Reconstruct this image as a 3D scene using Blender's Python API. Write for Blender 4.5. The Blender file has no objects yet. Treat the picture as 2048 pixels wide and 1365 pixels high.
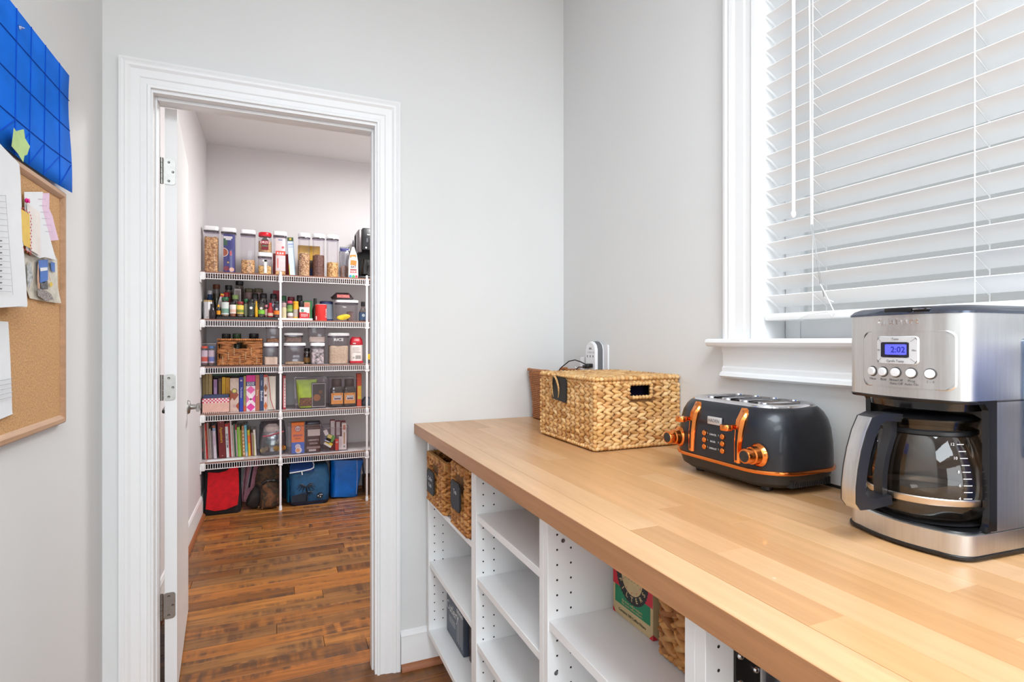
import bpy, bmesh, math, random
from mathutils import Vector, Matrix
random.seed(7)
SC = bpy.context.scene
C = SC.collection
R = math.radians

# ------------------------------------------------------------------ camera, light, exposure
CAMH, F, YAW = 1.232, 1102.0, R(23.05)
cam = bpy.data.cameras.new('camera'); camo = bpy.data.objects.new('camera', cam); C.objects.link(camo)
cam.sensor_width = 36.0; cam.lens = F / 2048 * 36.0; cam.clip_start = 0.02
camo.location = (0, 0, CAMH); camo.rotation_euler = (R(90), 0, -YAW)
SC.camera = camo
SC.view_settings.view_transform = 'Standard'; SC.view_settings.look = 'None'
SC.view_settings.gamma = 1.0; SC.view_settings.use_curve_mapping = False
SC.view_settings.exposure = -0.05
try:
    SC.cycles.use_denoising = True
    SC.cycles.transparent_max_bounces = 24
    SC.cycles.max_bounces = 10
except Exception: pass
W = bpy.data.worlds.new('overcast_sky'); SC.world = W; W.use_nodes = True
bg = W.node_tree.nodes['Background']; bg.inputs[0].default_value = (0.97, 0.98, 1.0, 1); bg.inputs[1].default_value = 0.58

def lamp(name, loc, sx, sy, watts, col=(.90, .995, 1.06), rot=(0, 0, 0)):
    l = bpy.data.lights.new(name, 'AREA'); l.shape = 'RECTANGLE'; l.size = sx; l.size_y = sy
    l.energy = watts; l.color = col
    o = bpy.data.objects.new(name, l); C.objects.link(o); o.location = loc; o.rotation_euler = rot
    return o
lamp('hall_overhead_fill', (0.25, -0.45, 2.70), 1.0, 1.2, 58)  # unseen lamp added overhead to brighten the hall walls
lamp('kitchen_overhead_fill', (-0.6, -2.6, 2.70), 2.4, 1.6, 112)  # unseen lamp added behind the camera as general fill
lamp('rear_upright_fill', (.1, -4.1, 1.2), 2.4, 2.0, 66, (.92, 1, 1.05), (R(90), 0, 0))  # added upright fill lamp behind the camera, no patio door is known
lamp('pantry_overhead_fill', (0.85, 3.45, 2.68), 0.36, 0.6, 50, (.975, .99, .985))  # unseen lamp added out of view to brighten the pantry walls

# ------------------------------------------------------------------ photo geometry to room geometry
FX, FY = math.sin(YAW), math.cos(YAW)
def ray(u):
    k = (u - 1024.0) / F
    return FX + FY * k, FY - FX * k
def X(u, y):
    a, b = ray(u); return y * a / b
def Y(u, x):
    a, b = ray(u); return x * b / a
def Z(v, x, y):
    return CAMH + (682.5 - v) / F * (x * FX + y * FY)
def LW(u, v, x=-0.5):
    y = Y(u, x); return y, Z(v, x, y)
def UV(u, v, z):                       # the point of a horizontal plane
    t = F * (CAMH - z) / (v - 682.5); a, b = ray(u); return a * t, b * t

# ------------------------------------------------------------------ materials
def lin(c):
    out = []
    for v in c[:3]:
        v /= 255.0
        out.append(v / 12.92 if v <= .04045 else ((v + .055) / 1.055) ** 2.4)
    return (*out, 1.0)
_M = {}
def M(name, rgb=(200, 200, 200), rough=.5, metal=0., var=.04, scale=30., bump=0., bscale=None, coat=0., spec=.5, emit=0., stretch=None):
    if name in _M: return _M[name]
    m = bpy.data.materials.new(name); m.use_nodes = True; _M[name] = m
    nt = m.node_tree; N = nt.nodes; L = nt.links
    p = N['Principled BSDF']
    p.inputs['Roughness'].default_value = rough; p.inputs['Metallic'].default_value = metal
    p.inputs['Coat Weight'].default_value = coat
    p.inputs['Specular IOR Level'].default_value = spec
    tc = N.new('ShaderNodeTexCoord'); nz = N.new('ShaderNodeTexNoise'); nz.inputs['Scale'].default_value = scale
    nz.inputs['Detail'].default_value = 4
    src = tc.outputs['Object']
    if stretch:
        mp = N.new('ShaderNodeMapping'); mp.inputs['Scale'].default_value = stretch
        L.new(src, mp.inputs[0]); src = mp.outputs[0]
    L.new(src, nz.inputs['Vector'])
    rp = N.new('ShaderNodeValToRGB'); b = lin(rgb)
    rp.color_ramp.elements[0].position = .3; rp.color_ramp.elements[1].position = .7
    rp.color_ramp.elements[0].color = (*[max(0, c * (1 - var * 2)) for c in b[:3]], 1)
    rp.color_ramp.elements[1].color = (*[min(1, c * (1 + var)) for c in b[:3]], 1)
    L.new(nz.outputs['Fac'], rp.inputs[0]); L.new(rp.outputs[0], p.inputs['Base Color'])
    if bump:
        n2 = nz
        if bscale:
            n2 = N.new('ShaderNodeTexNoise'); n2.inputs['Scale'].default_value = bscale; n2.inputs['Detail'].default_value = 3
            L.new(src, n2.inputs['Vector'])
        bp = N.new('ShaderNodeBump'); bp.inputs['Strength'].default_value = bump; bp.inputs['Distance'].default_value = .002
        L.new(n2.outputs['Fac'], bp.inputs['Height']); L.new(bp.outputs[0], p.inputs['Normal'])
    if emit:
        p.inputs['Emission Color'].default_value = b; p.inputs['Emission Strength'].default_value = emit
    return m
def clear(name, tint=(240, 240, 245), gloss=.03, rough=.05, refl=.30):
    if name in _M: return _M[name]
    m = bpy.data.materials.new(name); m.use_nodes = True; _M[name] = m
    nt = m.node_tree; N = nt.nodes; L = nt.links
    N.remove(N['Principled BSDF'])
    tr = N.new('ShaderNodeBsdfTransparent'); gl = N.new('ShaderNodeBsdfGlossy'); mx = N.new('ShaderNodeMixShader')
    tr.inputs[0].default_value = lin(tint); gl.inputs['Roughness'].default_value = rough
    fr = N.new('ShaderNodeLayerWeight'); fr.inputs[0].default_value = .25
    mr = N.new('ShaderNodeMapRange'); mr.inputs[3].default_value = gloss; mr.inputs[4].default_value = refl
    nz = N.new('ShaderNodeTexNoise'); nz.inputs['Scale'].default_value = 25
    bp = N.new('ShaderNodeBump'); bp.inputs['Strength'].default_value = .03; L.new(nz.outputs[0], bp.inputs['Height']); L.new(bp.outputs[0], gl.inputs['Normal'])
    L.new(fr.outputs['Fresnel'], mr.inputs[0]); L.new(mr.outputs[0], mx.inputs[0])
    L.new(tr.outputs[0], mx.inputs[1]); L.new(gl.outputs[0], mx.inputs[2])
    L.new(mx.outputs[0], N['Material Output'].inputs[0])
    return m
def grain(name, cols, axis, rough=.4, stretch=14, dark=None, bump=.1, coat=0.):
    """wood: each board takes its own tone from Object Info, with grain drawn out along one axis"""
    if name in _M: return _M[name]
    m = bpy.data.materials.new(name); m.use_nodes = True; _M[name] = m
    nt = m.node_tree; N = nt.nodes; L = nt.links; p = N['Principled BSDF']
    p.inputs['Roughness'].default_value = rough; p.inputs['Coat Weight'].default_value = coat
    oi = N.new('ShaderNodeObjectInfo'); tc = N.new('ShaderNodeTexCoord'); mp = N.new('ShaderNodeMapping')
    sc = [stretch * 4] * 3; sc[axis] = stretch * .22; mp.inputs['Scale'].default_value = sc
    ad = N.new('ShaderNodeVectorMath'); ad.operation = 'ADD'
    mu = N.new('ShaderNodeMath'); mu.operation = 'MULTIPLY'; mu.inputs[1].default_value = 57.0
    L.new(oi.outputs['Random'], mu.inputs[0]); L.new(tc.outputs['Object'], mp.inputs[0])
    L.new(mp.outputs[0], ad.inputs[0]); L.new(mu.outputs[0], ad.inputs[1])
    nz = N.new('ShaderNodeTexNoise'); nz.inputs['Scale'].default_value = 1.0; nz.inputs['Detail'].default_value = 6; nz.inputs['Roughness'].default_value = .65
    nz.inputs['Distortion'].default_value = .6
    L.new(ad.outputs[0], nz.inputs['Vector'])
    rp = N.new('ShaderNodeValToRGB'); rp.color_ramp.interpolation = 'LINEAR'
    e = rp.color_ramp.elements
    while len(e) < len(cols): e.new(.5)
    for i, c in enumerate(cols):
        e[i].position = i / max(1, len(cols) - 1); e[i].color = lin(c)
    L.new(oi.outputs['Random'], rp.inputs[0])
    r2 = N.new('ShaderNodeValToRGB'); r2.color_ramp.elements[0].position = .3; r2.color_ramp.elements[1].position = .68
    d = dark or .80
    r2.color_ramp.elements[0].color = (d, d * .97, d * .92, 1); r2.color_ramp.elements[1].color = (1.06, 1.05, 1.04, 1)
    L.new(nz.outputs['Fac'], r2.inputs[0])
    mx = N.new('ShaderNodeMixRGB'); mx.blend_type = 'MULTIPLY'; mx.inputs[0].default_value = 1
    L.new(rp.outputs[0], mx.inputs[1]); L.new(r2.outputs[0], mx.inputs[2])
    L.new(mx.outputs[0], p.inputs['Base Color'])
    bp = N.new('ShaderNodeBump'); bp.inputs['Strength'].default_value = bump; bp.inputs['Distance'].default_value = .001
    L.new(nz.outputs['Fac'], bp.inputs['Height']); L.new(bp.outputs[0], p.inputs['Normal'])
    m['nodes_ready'] = 1
    return m

WALL = M('wall_paint', (226, 226, 225), .85, var=.008, scale=3, bump=.03, bscale=180)
PWALL = M('pantry_wall_paint', (224, 220, 221), .85, var=.008, scale=3, bump=.03, bscale=180)
CEIL = M('ceiling_paint', (232, 230, 228), .9, var=.008, scale=3)
TRIM = M('white_trim_paint', (239, 239, 239), .38, var=.006, scale=5)
WHITE = M('white_melamine', (249, 249, 249), .4, var=.008, scale=6)
WPLA = M('white_plastic', (240, 240, 242), .3, var=.01)
WIRE = M('white_vinyl_wire', (236, 232, 234), .4, var=.01)
BLACK = M('black_plastic', (22, 22, 24), .35, var=.1)
RECESS_SHADE = M('recess_shade', (30, 28, 28), .8, var=.1)  # near-black colour standing in for the shade inside slots and vents
NICKEL = M('satin_nickel', (158, 156, 152), .36, metal=1, var=.04, scale=60)
CHROME = M('polished_chrome', (225, 225, 228), .08, metal=1, var=.02)
COPPER = M('copper_metal', (236, 140, 72), .16, metal=1, var=.03)
STEEL = M('brushed_steel', (210, 209, 208), .36, metal=1, var=.03, scale=40, stretch=(6, 6, .4))
CLEAR = clear('clear_plastic', (252, 250, 252), .03, .06, .28)
SMOKE = clear('smoked_glass', (206, 200, 194), .06, .02, .5)
GLASS = clear('window_glass', (248, 250, 250), .04, .01, .5)

# ------------------------------------------------------------------ mesh builder
class MB:
    def __init__(s): s.bm = bmesh.new(); s.mats = []
    def mi(s, m):
        if m not in s.mats: s.mats.append(m)
        return s.mats.index(m)
    def faces(s, vs, fs, m):
        bv = [s.bm.verts.new(v) for v in vs]; i = s.mi(m)
        for f in fs:
            try:
                q = s.bm.faces.new([bv[j] for j in f]); q.material_index = i
            except ValueError: pass
        return bv
    def box(s, x0, x1, y0, y1, z0, z1, m, bev=0., seg=2, mat=None):
        vs = [(x0, y0, z0), (x1, y0, z0), (x1, y1, z0), (x0, y1, z0), (x0, y0, z1), (x1, y0, z1), (x1, y1, z1), (x0, y1, z1)]
        fs = [(0, 3, 2, 1), (4, 5, 6, 7), (0, 1, 5, 4), (1, 2, 6, 5), (2, 3, 7, 6), (3, 0, 4, 7)]
        bv = s.faces(vs, fs, m)
        if bev:
            es = {e for v in bv for e in v.link_edges}
            r = bmesh.ops.bevel(s.bm, geom=list(es), offset=bev, segments=seg, affect='EDGES', profile=.5)
            bv = r['verts']
        if mat is not None: bmesh.ops.transform(s.bm, matrix=mat, verts=list(set(bv)))
        return s
    def lathe(s, prof, c, m, seg=20, axis='z', caps=True, ell=(1, 1), mat=None):
        rings = []
        for r, h in prof:
            ring = []
            for i in range(seg):
                a = 2 * math.pi * i / seg; p, q = r * math.cos(a) * ell[0], r * math.sin(a) * ell[1]
                v = (p, q, h) if axis == 'z' else ((h, p, q) if axis == 'x' else (q, h, p))
                ring.append((v[0] + c[0], v[1] + c[1], v[2] + c[2]))
            rings.append(ring)
        return s.loft(rings, m, caps=caps, mat=mat)
    def loft(s, rings, m, caps=True, close=True, mat=None):
        i = s.mi(m); bvs = [[s.bm.verts.new(v) for v in r] for r in rings]; n = len(rings[0])
        for a, b in zip(bvs, bvs[1:]):
            for j in range(n if close else n - 1):
                k = (j + 1) % n
                try: s.bm.faces.new((a[j], a[k], b[k], b[j])).material_index = i
                except ValueError: pass
        if caps and close:
            for q, rev in ((bvs[0], True), (bvs[-1], False)):
                try: s.bm.faces.new(q[::-1] if rev else q).material_index = i
                except ValueError: pass
        if mat is not None: bmesh.ops.transform(s.bm, matrix=mat, verts=[v for r in bvs for v in r])
        return s
    def tube(s, pts, r, m, seg=8):
        pts = [Vector(p) for p in pts]; rings = []
        for i, p in enumerate(pts):
            d = (pts[min(i + 1, len(pts) - 1)] - pts[max(i - 1, 0)]).normalized()
            u = d.cross(Vector((0, 0, 1)));  u = d.cross(Vector((0, 1, 0))) if u.length < .05 else u
            u.normalize(); w = u.cross(d); rr = r[i] if isinstance(r, (list, tuple)) else r
            rings.append([tuple(p + (u * math.cos(2 * math.pi * j / seg) + w * math.sin(2 * math.pi * j / seg)) * rr) for j in range(seg)])
        return s.loft(rings, m)
    def prism(s, poly, h0, h1, m, plane='xy', mat=None):
        def q(a, b, h): return (a, b, h) if plane == 'xy' else ((a, h, b) if plane == 'xz' else (h, a, b))
        return s.loft([[q(a, b, h0) for a, b in poly], [q(a, b, h1) for a, b in poly]], m, mat=mat)
    def text(s, body, size, m, mat, depth=.0004, ax='CENTER', sx=1.0, bold=0.):
        cu = bpy.data.curves.new('t', 'FONT'); cu.body = body; cu.size = size; cu.extrude = depth; cu.align_x = ax; cu.align_y = 'CENTER'
        cu.resolution_u = 2; cu.offset = bold
        o = bpy.data.objects.new('t', cu); C.objects.link(o)
        dg = bpy.context.evaluated_depsgraph_get(); me = o.evaluated_get(dg).to_mesh()
        s.faces([tuple(mat @ Vector((v.co.x * sx, v.co.y, v.co.z))) for v in me.vertices], [tuple(p.vertices) for p in me.polygons], m)
        o.evaluated_get(dg).to_mesh_clear(); bpy.data.objects.remove(o); bpy.data.curves.remove(cu)
        return s
    def obj(s, name, parent=None, loc=None, rot=None, sharp=38, smooth=True):
        bmesh.ops.recalc_face_normals(s.bm, faces=s.bm.faces[:])
        me = bpy.data.meshes.new(name); s.bm.to_mesh(me); s.bm.free()
        for m in s.mats: me.materials.append(m)
        if smooth and len(me.polygons) > 6:
            me.shade_smooth(); me.set_sharp_from_angle(angle=R(sharp))
        o = bpy.data.objects.new(name, me); C.objects.link(o)
        if parent: o.parent = parent
        if loc: o.location = loc
        if rot: o.rotation_euler = rot
        return o
def FR(origin, right, up):                       # a frame for flat work: x = right, y = up, z = outwards
    r = Vector(right).normalized(); u = Vector(up).normalized(); n = r.cross(u)
    return Matrix(((r.x, u.x, n.x, origin[0]), (r.y, u.y, n.y, origin[1]), (r.z, u.z, n.z, origin[2]), (0, 0, 0, 1)))
def tag(o, label=None, cat=None, group=None, kind=None):
    for k, v in (('label', label), ('category', cat), ('group', group), ('kind', kind)):
        if v: o[k] = v
    return o
def thing(name, label, cat, loc=(0, 0, 0), rz=0., group=None, rot=None):
    o = bpy.data.objects.new(name, None); o.empty_display_size = .05; C.objects.link(o); o.location = loc
    o.rotation_euler = rot or (0, 0, rz)
    return tag(o, label, cat, group)
def struct(o): o['kind'] = 'structure'; return o
def stuff(o): o['kind'] = 'stuff'; return o
def rrect(hx, hy, r, n=5):
    out = []
    for cx, cy, a0 in ((hx - r, hy - r, 0), (-hx + r, hy - r, 90), (-hx + r, -hy + r, 180), (hx - r, -hy + r, 270)):
        for i in range(n + 1):
            a = R(a0 + 90 * i / n); out.append((cx + r * math.cos(a), cy + r * math.sin(a)))
    return out
def copy_tree(o, parent=None):
    c = o.copy(); C.objects.link(c)
    if parent: c.parent = parent
    for ch in o.children: copy_tree(ch, c)
    return c

# ------------------------------------------------------------------ the room
XL, XR, YD, YB, ZC = -0.50, 1.119, 2.07, 4.76, 2.735
DW0, DW1, DH = -0.378, 0.345, 2.045            # rough opening
b = MB(); b.box(XL - .1, XL, -1.1, YB + .1, -.02, ZC, WALL); struct(b.obj('wall_left'))
b = MB()
b.box(XL, DW0, YD, YD + .115, 0, ZC, WALL); b.box(DW1, XR, YD, YD + .115, 0, ZC, WALL); b.box(DW0, DW1, YD, YD + .115, DH, ZC, WALL)
struct(b.obj('wall_front'))
b = MB(); b.box(XL, 1.75, YB, YB + .1, 0, ZC, PWALL); struct(b.obj('wall_back'))
b = MB(); b.box(1.65, 1.75, YD + .115, YB, 0, ZC, PWALL); struct(b.obj('wall_pantry_right'))
b = MB(); b.box(XL, XL + .004, YD + .116, YB, 0, ZC, PWALL); struct(b.obj('wall_pantry_left'))
WY0, WY1, WZ0, WZ1 = .10, 1.05, 1.217, 2.42     # window opening
b = MB()
b.box(XR, XR + .16, WY1, YD + .115, -.02, ZC, WALL); b.box(XR, XR + .16, -1.1, WY0, -.02, ZC, WALL)
b.box(XR, XR + .16, WY0, WY1, -.02, WZ0, WALL); b.box(XR, XR + .16, WY0, WY1, WZ1, ZC, WALL)
struct(b.obj('wall_right'))
b = MB(); b.box(-3.2, 1.75, -4.2, YB + .1, ZC, ZC + .1, CEIL); struct(b.obj('ceiling'))

# floor: boards along x
FL = grain('floor_board_wood', [(128, 80, 38), (162, 102, 50), (190, 124, 60), (150, 104, 60), (178, 106, 46), (202, 138, 72)], 0, rough=.36, stretch=9, dark=.42, bump=.25)
nt = FL.node_tree; N = nt.nodes; L = nt.links                       # saw marks and dark wear on the boards
p = N['Principled BSDF']; base = p.inputs['Base Color'].links[0].from_socket
tc = N.new('ShaderNodeTexCoord'); mp = N.new('ShaderNodeMapping'); mp.inputs['Scale'].default_value = (38, 5, 5); mp.inputs['Rotation'].default_value = (0, 0, .35)
oi = N.new('ShaderNodeObjectInfo'); mu = N.new('ShaderNodeMath'); mu.operation = 'MULTIPLY'; mu.inputs[1].default_value = 91
ad = N.new('ShaderNodeVectorMath'); L.new(tc.outputs['Object'], mp.inputs[0]); L.new(oi.outputs['Random'], mu.inputs[0]); L.new(mp.outputs[0], ad.inputs[0]); L.new(mu.outputs[0], ad.inputs[1])
n1 = N.new('ShaderNodeTexNoise'); n1.inputs['Scale'].default_value = 1; n1.inputs['Detail'].default_value = 5; L.new(ad.outputs[0], n1.inputs['Vector'])
m2 = N.new('ShaderNodeMapping'); m2.inputs['Scale'].default_value = (3.2, 16, 3); a2 = N.new('ShaderNodeVectorMath'); L.new(tc.outputs['Object'], m2.inputs[0]); L.new(m2.outputs[0], a2.inputs[0]); L.new(mu.outputs[0], a2.inputs[1])
n2 = N.new('ShaderNodeTexNoise'); n2.inputs['Scale'].default_value = 1; n2.inputs['Detail'].default_value = 3; L.new(a2.outputs[0], n2.inputs['Vector'])
r1 = N.new('ShaderNodeMapRange'); r1.inputs[1].default_value = .38; r1.inputs[2].default_value = .58; L.new(n1.outputs[0], r1.inputs[0])
r2 = N.new('ShaderNodeMapRange'); r2.inputs[1].default_value = .45; r2.inputs[2].default_value = .62; L.new(n2.outputs[0], r2.inputs[0])
mm = N.new('ShaderNodeMath'); mm.operation = 'MULTIPLY'; L.new(r1.outputs[0], mm.inputs[0]); L.new(r2.outputs[0], mm.inputs[1])
m3 = N.new('ShaderNodeMath'); m3.operation = 'MULTIPLY'; m3.inputs[1].default_value = .88; L.new(mm.outputs[0], m3.inputs[0])
mx = N.new('ShaderNodeMixRGB'); mx.inputs[2].default_value = lin((84, 56, 38)); L.new(m3.outputs[0], mx.inputs[0]); L.new(base, mx.inputs[1]); L.new(mx.outputs[0], p.inputs['Base Color'])
b = MB(); b.box(-3.2, 1.75, -4.2, YB + .1, -.04, -.014, M('floor_underlay', (120, 78, 44), .6)); floor = struct(b.obj('floor'))
rr = random.Random(11); y = 1.0; pw = .0895
while y < YB:
    x = -.5 - rr.random() * .8
    while x < 1.65:
        l = rr.uniform(.55, 1.35); x0, x1 = max(x, XL), min(x + l, 1.64); x += l
        if x1 - x0 < .03 or (y < YD - .05 and x0 > 1.1): continue
        if y < YD: x1 = min(x1, XR)
        hh = rr.uniform(-.0006, 0.)
        b = MB(); w2 = min(pw, YB - y)
        b.box(0, x1 - x0 - .0016, 0, w2 - .0014, -.012, hh, FL, bev=.0012, seg=1); b.obj('plank', floor, (x0, y, 0), smooth=False)
    y += pw

# mitred casing swept round an opening, profile = (distance from the opening, projection)
CAS = [(0, 0), (0, .011), (.008, .013), (.011, .009), (.026, .010), (.030, .013), (.052, .015), (.060, .020), (.066, .021), (.070, .019), (.076, .022), (.083, .021), (.085, .0)]
def casing(b, st, mk, prof, m, closed=False):
    rings = []
    for (a, c, da, dc) in st: rings.append([mk(a + da * d, c + dc * d, h) for d, h in prof])
    b.loft(rings, m, caps=True)
b = MB()
oy = YD
casing(b, [(DW0 + .007, 0, -1, 0), (DW0 + .007, DH - .007, -1, 1), (DW1 - .007, DH - .007, 1, 1), (DW1 - .007, 0, 1, 0)], lambda a, c, h: (a, oy - h, c), CAS, TRIM)
t1 = struct(b.obj('trim_1', sharp=20))
b = MB()                                         # the same casing on the pantry face
casing(b, [(DW0 + .007, 0, -1, 0), (DW0 + .007, DH - .007, -1, 1), (DW1 - .007, DH - .007, 1, 1), (DW1 - .007, 0, 1, 0)], lambda a, c, h: (a, YD + .115 + h, c), CAS, TRIM)
struct(b.obj('trim_2', sharp=20))
b = MB()                                         # jamb and stop
j0, j1 = YD - .001, YD + .116
b.box(DW0 - .001, DW0 + .012, j0, j1, 0, DH, TRIM); b.box(DW1 - .014, DW1 + .001, j0, j1, 0, DH, TRIM); b.box(DW0 + .012, DW1 - .014, j0, j1, DH - .018, DH + .001, TRIM)
b.box(DW0 + .012, DW0 + .018, YD + .03, YD + .073, 0, DH - .018, TRIM, .002); b.box(DW1 - .021, DW1 - .014, YD + .03, YD + .073, 0, DH - .018, TRIM, .002)
b.box(DW0 + .018, DW1 - .021, YD + .03, YD + .073, DH - .029, DH - .018, TRIM, .002)
struct(b.obj('trim_3'))

# skirting: board with a moulded top and a stained quarter round at its foot
SHOE = grain('stained_shoe_moulding', [(150, 92, 60), (164, 104, 70)], 0, .45)
BP = [(0, 0), (.014, 0), (.014, .105), (.011, .118), (.012, .124), (.006, .138), (0, .142)]
def skirt(name, p0, p1, n):
    b = MB(); nx, ny = n
    b.loft([[(p[0] + nx * d, p[1] + ny * d, h) for d, h in BP] for p in (p0, p1)], TRIM); o = struct(b.obj(name, sharp=25))
    b = MB(); q = [(.014, 0)] + [(.014 + .018 * math.cos(R(a)), .022 * math.sin(R(a))) for a in range(0, 91, 18)]
    b.loft([[(p[0] + nx * d, p[1] + ny * d, h) for d, h in q] for p in (p0, p1)], SHOE); s = b.obj('shoe_moulding', o, sharp=25)
    return o
skirt('baseboard_front', (DW1 + .08, YD), (XR, YD), (0, -1))
skirt('baseboard_front_left', (XL, YD), (DW0 - .08, YD), (0, -1))
skirt('baseboard_left', (XL, -1.1), (XL, YD), (1, 0))
skirt('baseboard_pantry_left', (XL + .004, YD + .14), (XL + .004, YB), (1, 0))
skirt('baseboard_back', (XL, YB), (1.65, YB), (0, -1))

# door leaf, swung into the pantry
door = tag(bpy.data.objects.new('door_1', None)); C.objects.link(door); door['kind'] = 'structure'
door.location = (-.354, YD + .122, 0); door.rotation_euler = (0, 0, R(4.6))
DT, DWD, DB, DTOP = .036, .69, .012, 2.028
b = MB(); st = .105
for (y0, y1, z0, z1) in ((0, st, DB, DTOP), (DWD - st, DWD, DB, DTOP), (st, DWD - st, DB, .235), (st, DWD - st, .835, 1.03), (st, DWD - st, 1.905, DTOP)):
    b.box(0, DT, y0, y1, z0, z1, TRIM)
leaf = b.obj('door_leaf', door)
for z0, z1 in ((.235, .835), (1.03, 1.905)):
    b = MB()
    for sx in (1, -1):
        xf = DT if sx > 0 else 0
        o_ = lambda i, d: [(xf - sx * d, st + i, z0 + i), (xf - sx * d, DWD - st - i, z0 + i), (xf - sx * d, DWD - st - i, z1 - i), (xf - sx * d, st + i, z1 - i)]
        b.loft([o_(0, 0), o_(.008, .009), o_(.022, .010), o_(.050, .004), o_(.052, .0035)], TRIM)
    b.obj('door_panel', door, sharp=15)
b = MB()
for z in (1.811, 1.073, .327):
    b = MB(); P = rrect(.0175, .0445, .010)
    b.prism([(.0140 + a, c + z) for a, c in P], -.0025, .0, NICKEL, 'xz')
    hg = b.obj('hinge', door)
    b = MB()
    for k in range(5): b.lathe([(.0055, -.044 + k * .0178), (.0055, -.044 + k * .0178 + .0168)], (-.0085, -.004, z), NICKEL, 10)
    b.box(-.026, -.0085, -.0045, -.0020, z - .044, z + .044, NICKEL)
    b.obj('hinge_knuckle', hg)
    for dx, dz in ((.004, .032), (.016, 0), (.004, -.032)):
        b = MB(); b.lathe([(.0042, -.0032), (.0035, -.0042), (.001, -.0036)], (.008 + dx, 0, z + dz), M('screw_steel', (120, 118, 115), .35, metal=1), 10, axis='y'); b.obj('screw', hg)
b = MB(); kz, ky = .938, DWD - .065
for sx in (1, -1):
    xf = DT if sx > 0 else 0
    b.lathe([(.031, 0), (.031, sx * .004), (.026, sx * .010), (.012, sx * .012), (.011, sx * .030), (.013, sx * .036)], (xf, ky, kz), NICKEL, 20, 'x')
    b.lathe([(.012, sx * .034), (.016, sx * .038), (.0165, sx * .046), (.012, sx * .050)], (xf, ky, kz), NICKEL, 16, 'x')
    b.tube([(xf + sx * .043, ky + .004, kz), (xf + sx * .044, ky - .03, kz), (xf + sx * .045, ky - .07, kz - .002), (xf + sx * .044, ky - .105, kz - .004)], [.0105, .0095, .009, .008], NICKEL, 10)
b.obj('door_handle', door)
b = MB(); b.prism([(a + DT / 2, c + kz) for a, c in rrect(.012, .028, .010)], DWD - .001, DWD + .0015, NICKEL, 'xz'); b.obj('latch_plate', door)

# ------------------------------------------------------------------ window and blind
win = bpy.data.objects.new('window_1', None); C.objects.link(win); win['kind'] = 'structure'; win.location = (XR, 0, 0)
b = MB()
b.box(-.001, .15, WY1 - .016, WY1, WZ0, WZ1, TRIM); b.box(-.001, .15, WY0, WY0 + .016, WZ0, WZ1, TRIM); b.box(-.001, .15, WY0, WY1, WZ1 - .016, WZ1, TRIM)
b.obj('jamb', win)
b = MB()
st = [(WY1 - .01, WZ0 + .02, 1, 0), (WY1 - .01, WZ1 - .01, 1, 1), (WY0 + .01, WZ1 - .01, -1, 1), (WY0 + .01, WZ0 + .02, -1, 0)]
casing(b, st, lambda a, c, h: (-h, a, c), [(d * 1.18, h) for d, h in CAS], TRIM); b.obj('window_casing', win, sharp=20)
b = MB(); pr = [(.15, WZ0), (.15, WZ0 + .021), (-.040, WZ0 + .021), (-.047, WZ0 + .018), (-.049, WZ0 + .011), (-.045, WZ0 + .004), (-.038, WZ0)]
ys = (WY0 - .125, WY1 + .125)
b.loft([[(x if x < 0.02 else 0.0, y, z) for x, z in pr] for y in ys], TRIM)
b.box(-.001, .15, WY0, WY1, WZ0 - .001, WZ0 + .021, TRIM); b.obj('window_stool', win, sharp=25)
b = MB(); pr = [(0, WZ0), (-.018, WZ0), (-.018, WZ0 - .010), (-.014, WZ0 - .018), (-.013, WZ0 - .052), (-.017, WZ0 - .056), (-.017, WZ0 - .066), (-.024, WZ0 - .070), (-.026, WZ0 - .078), (-.020, WZ0 - .083), (0, WZ0 - .085)]
b.loft([[(x, y, z) for x, z in pr] for y in (WY0 - .10, WY1 + .095)], TRIM); b.obj('window_apron', win, sharp=25)
VIN = M('white_vinyl_sash', (238, 239, 240), .3, var=.01)
b = MB(); mid = 1.78
def sash(b, x, z0, z1, fr=.045):
    y0, y1 = WY0 + .018, WY1 - .018
    b.box(x, x + .03, y0, y0 + fr, z0, z1, VIN, .004); b.box(x, x + .03, y1 - fr, y1, z0, z1, VIN, .004)
    b.box(x, x + .03, y0 + fr, y1 - fr, z0, z0 + fr, VIN, .004); b.box(x, x + .03, y0 + fr, y1 - fr, z1 - fr, z1, VIN, .004)
sash(b, .085, WZ0 + .021, mid + .03); so = b.obj('lower_sash', win)
b = MB(); b.box(.098, .102, WY0 + .05, WY1 - .05, WZ0 + .06, mid, GLASS); b.obj('pane', so)
b = MB(); b.box(.076, .086, .70, .82, WZ0 + .03, WZ0 + .042, VIN, .003); b.obj('sash_lift', so)
b = MB(); sash(b, .118, mid - .02, WZ1 - .016); so = b.obj('upper_sash', win)
b = MB(); b.box(.131, .135, WY0 + .05, WY1 - .05, mid, WZ1 - .04, GLASS); b.obj('pane', so)

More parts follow.
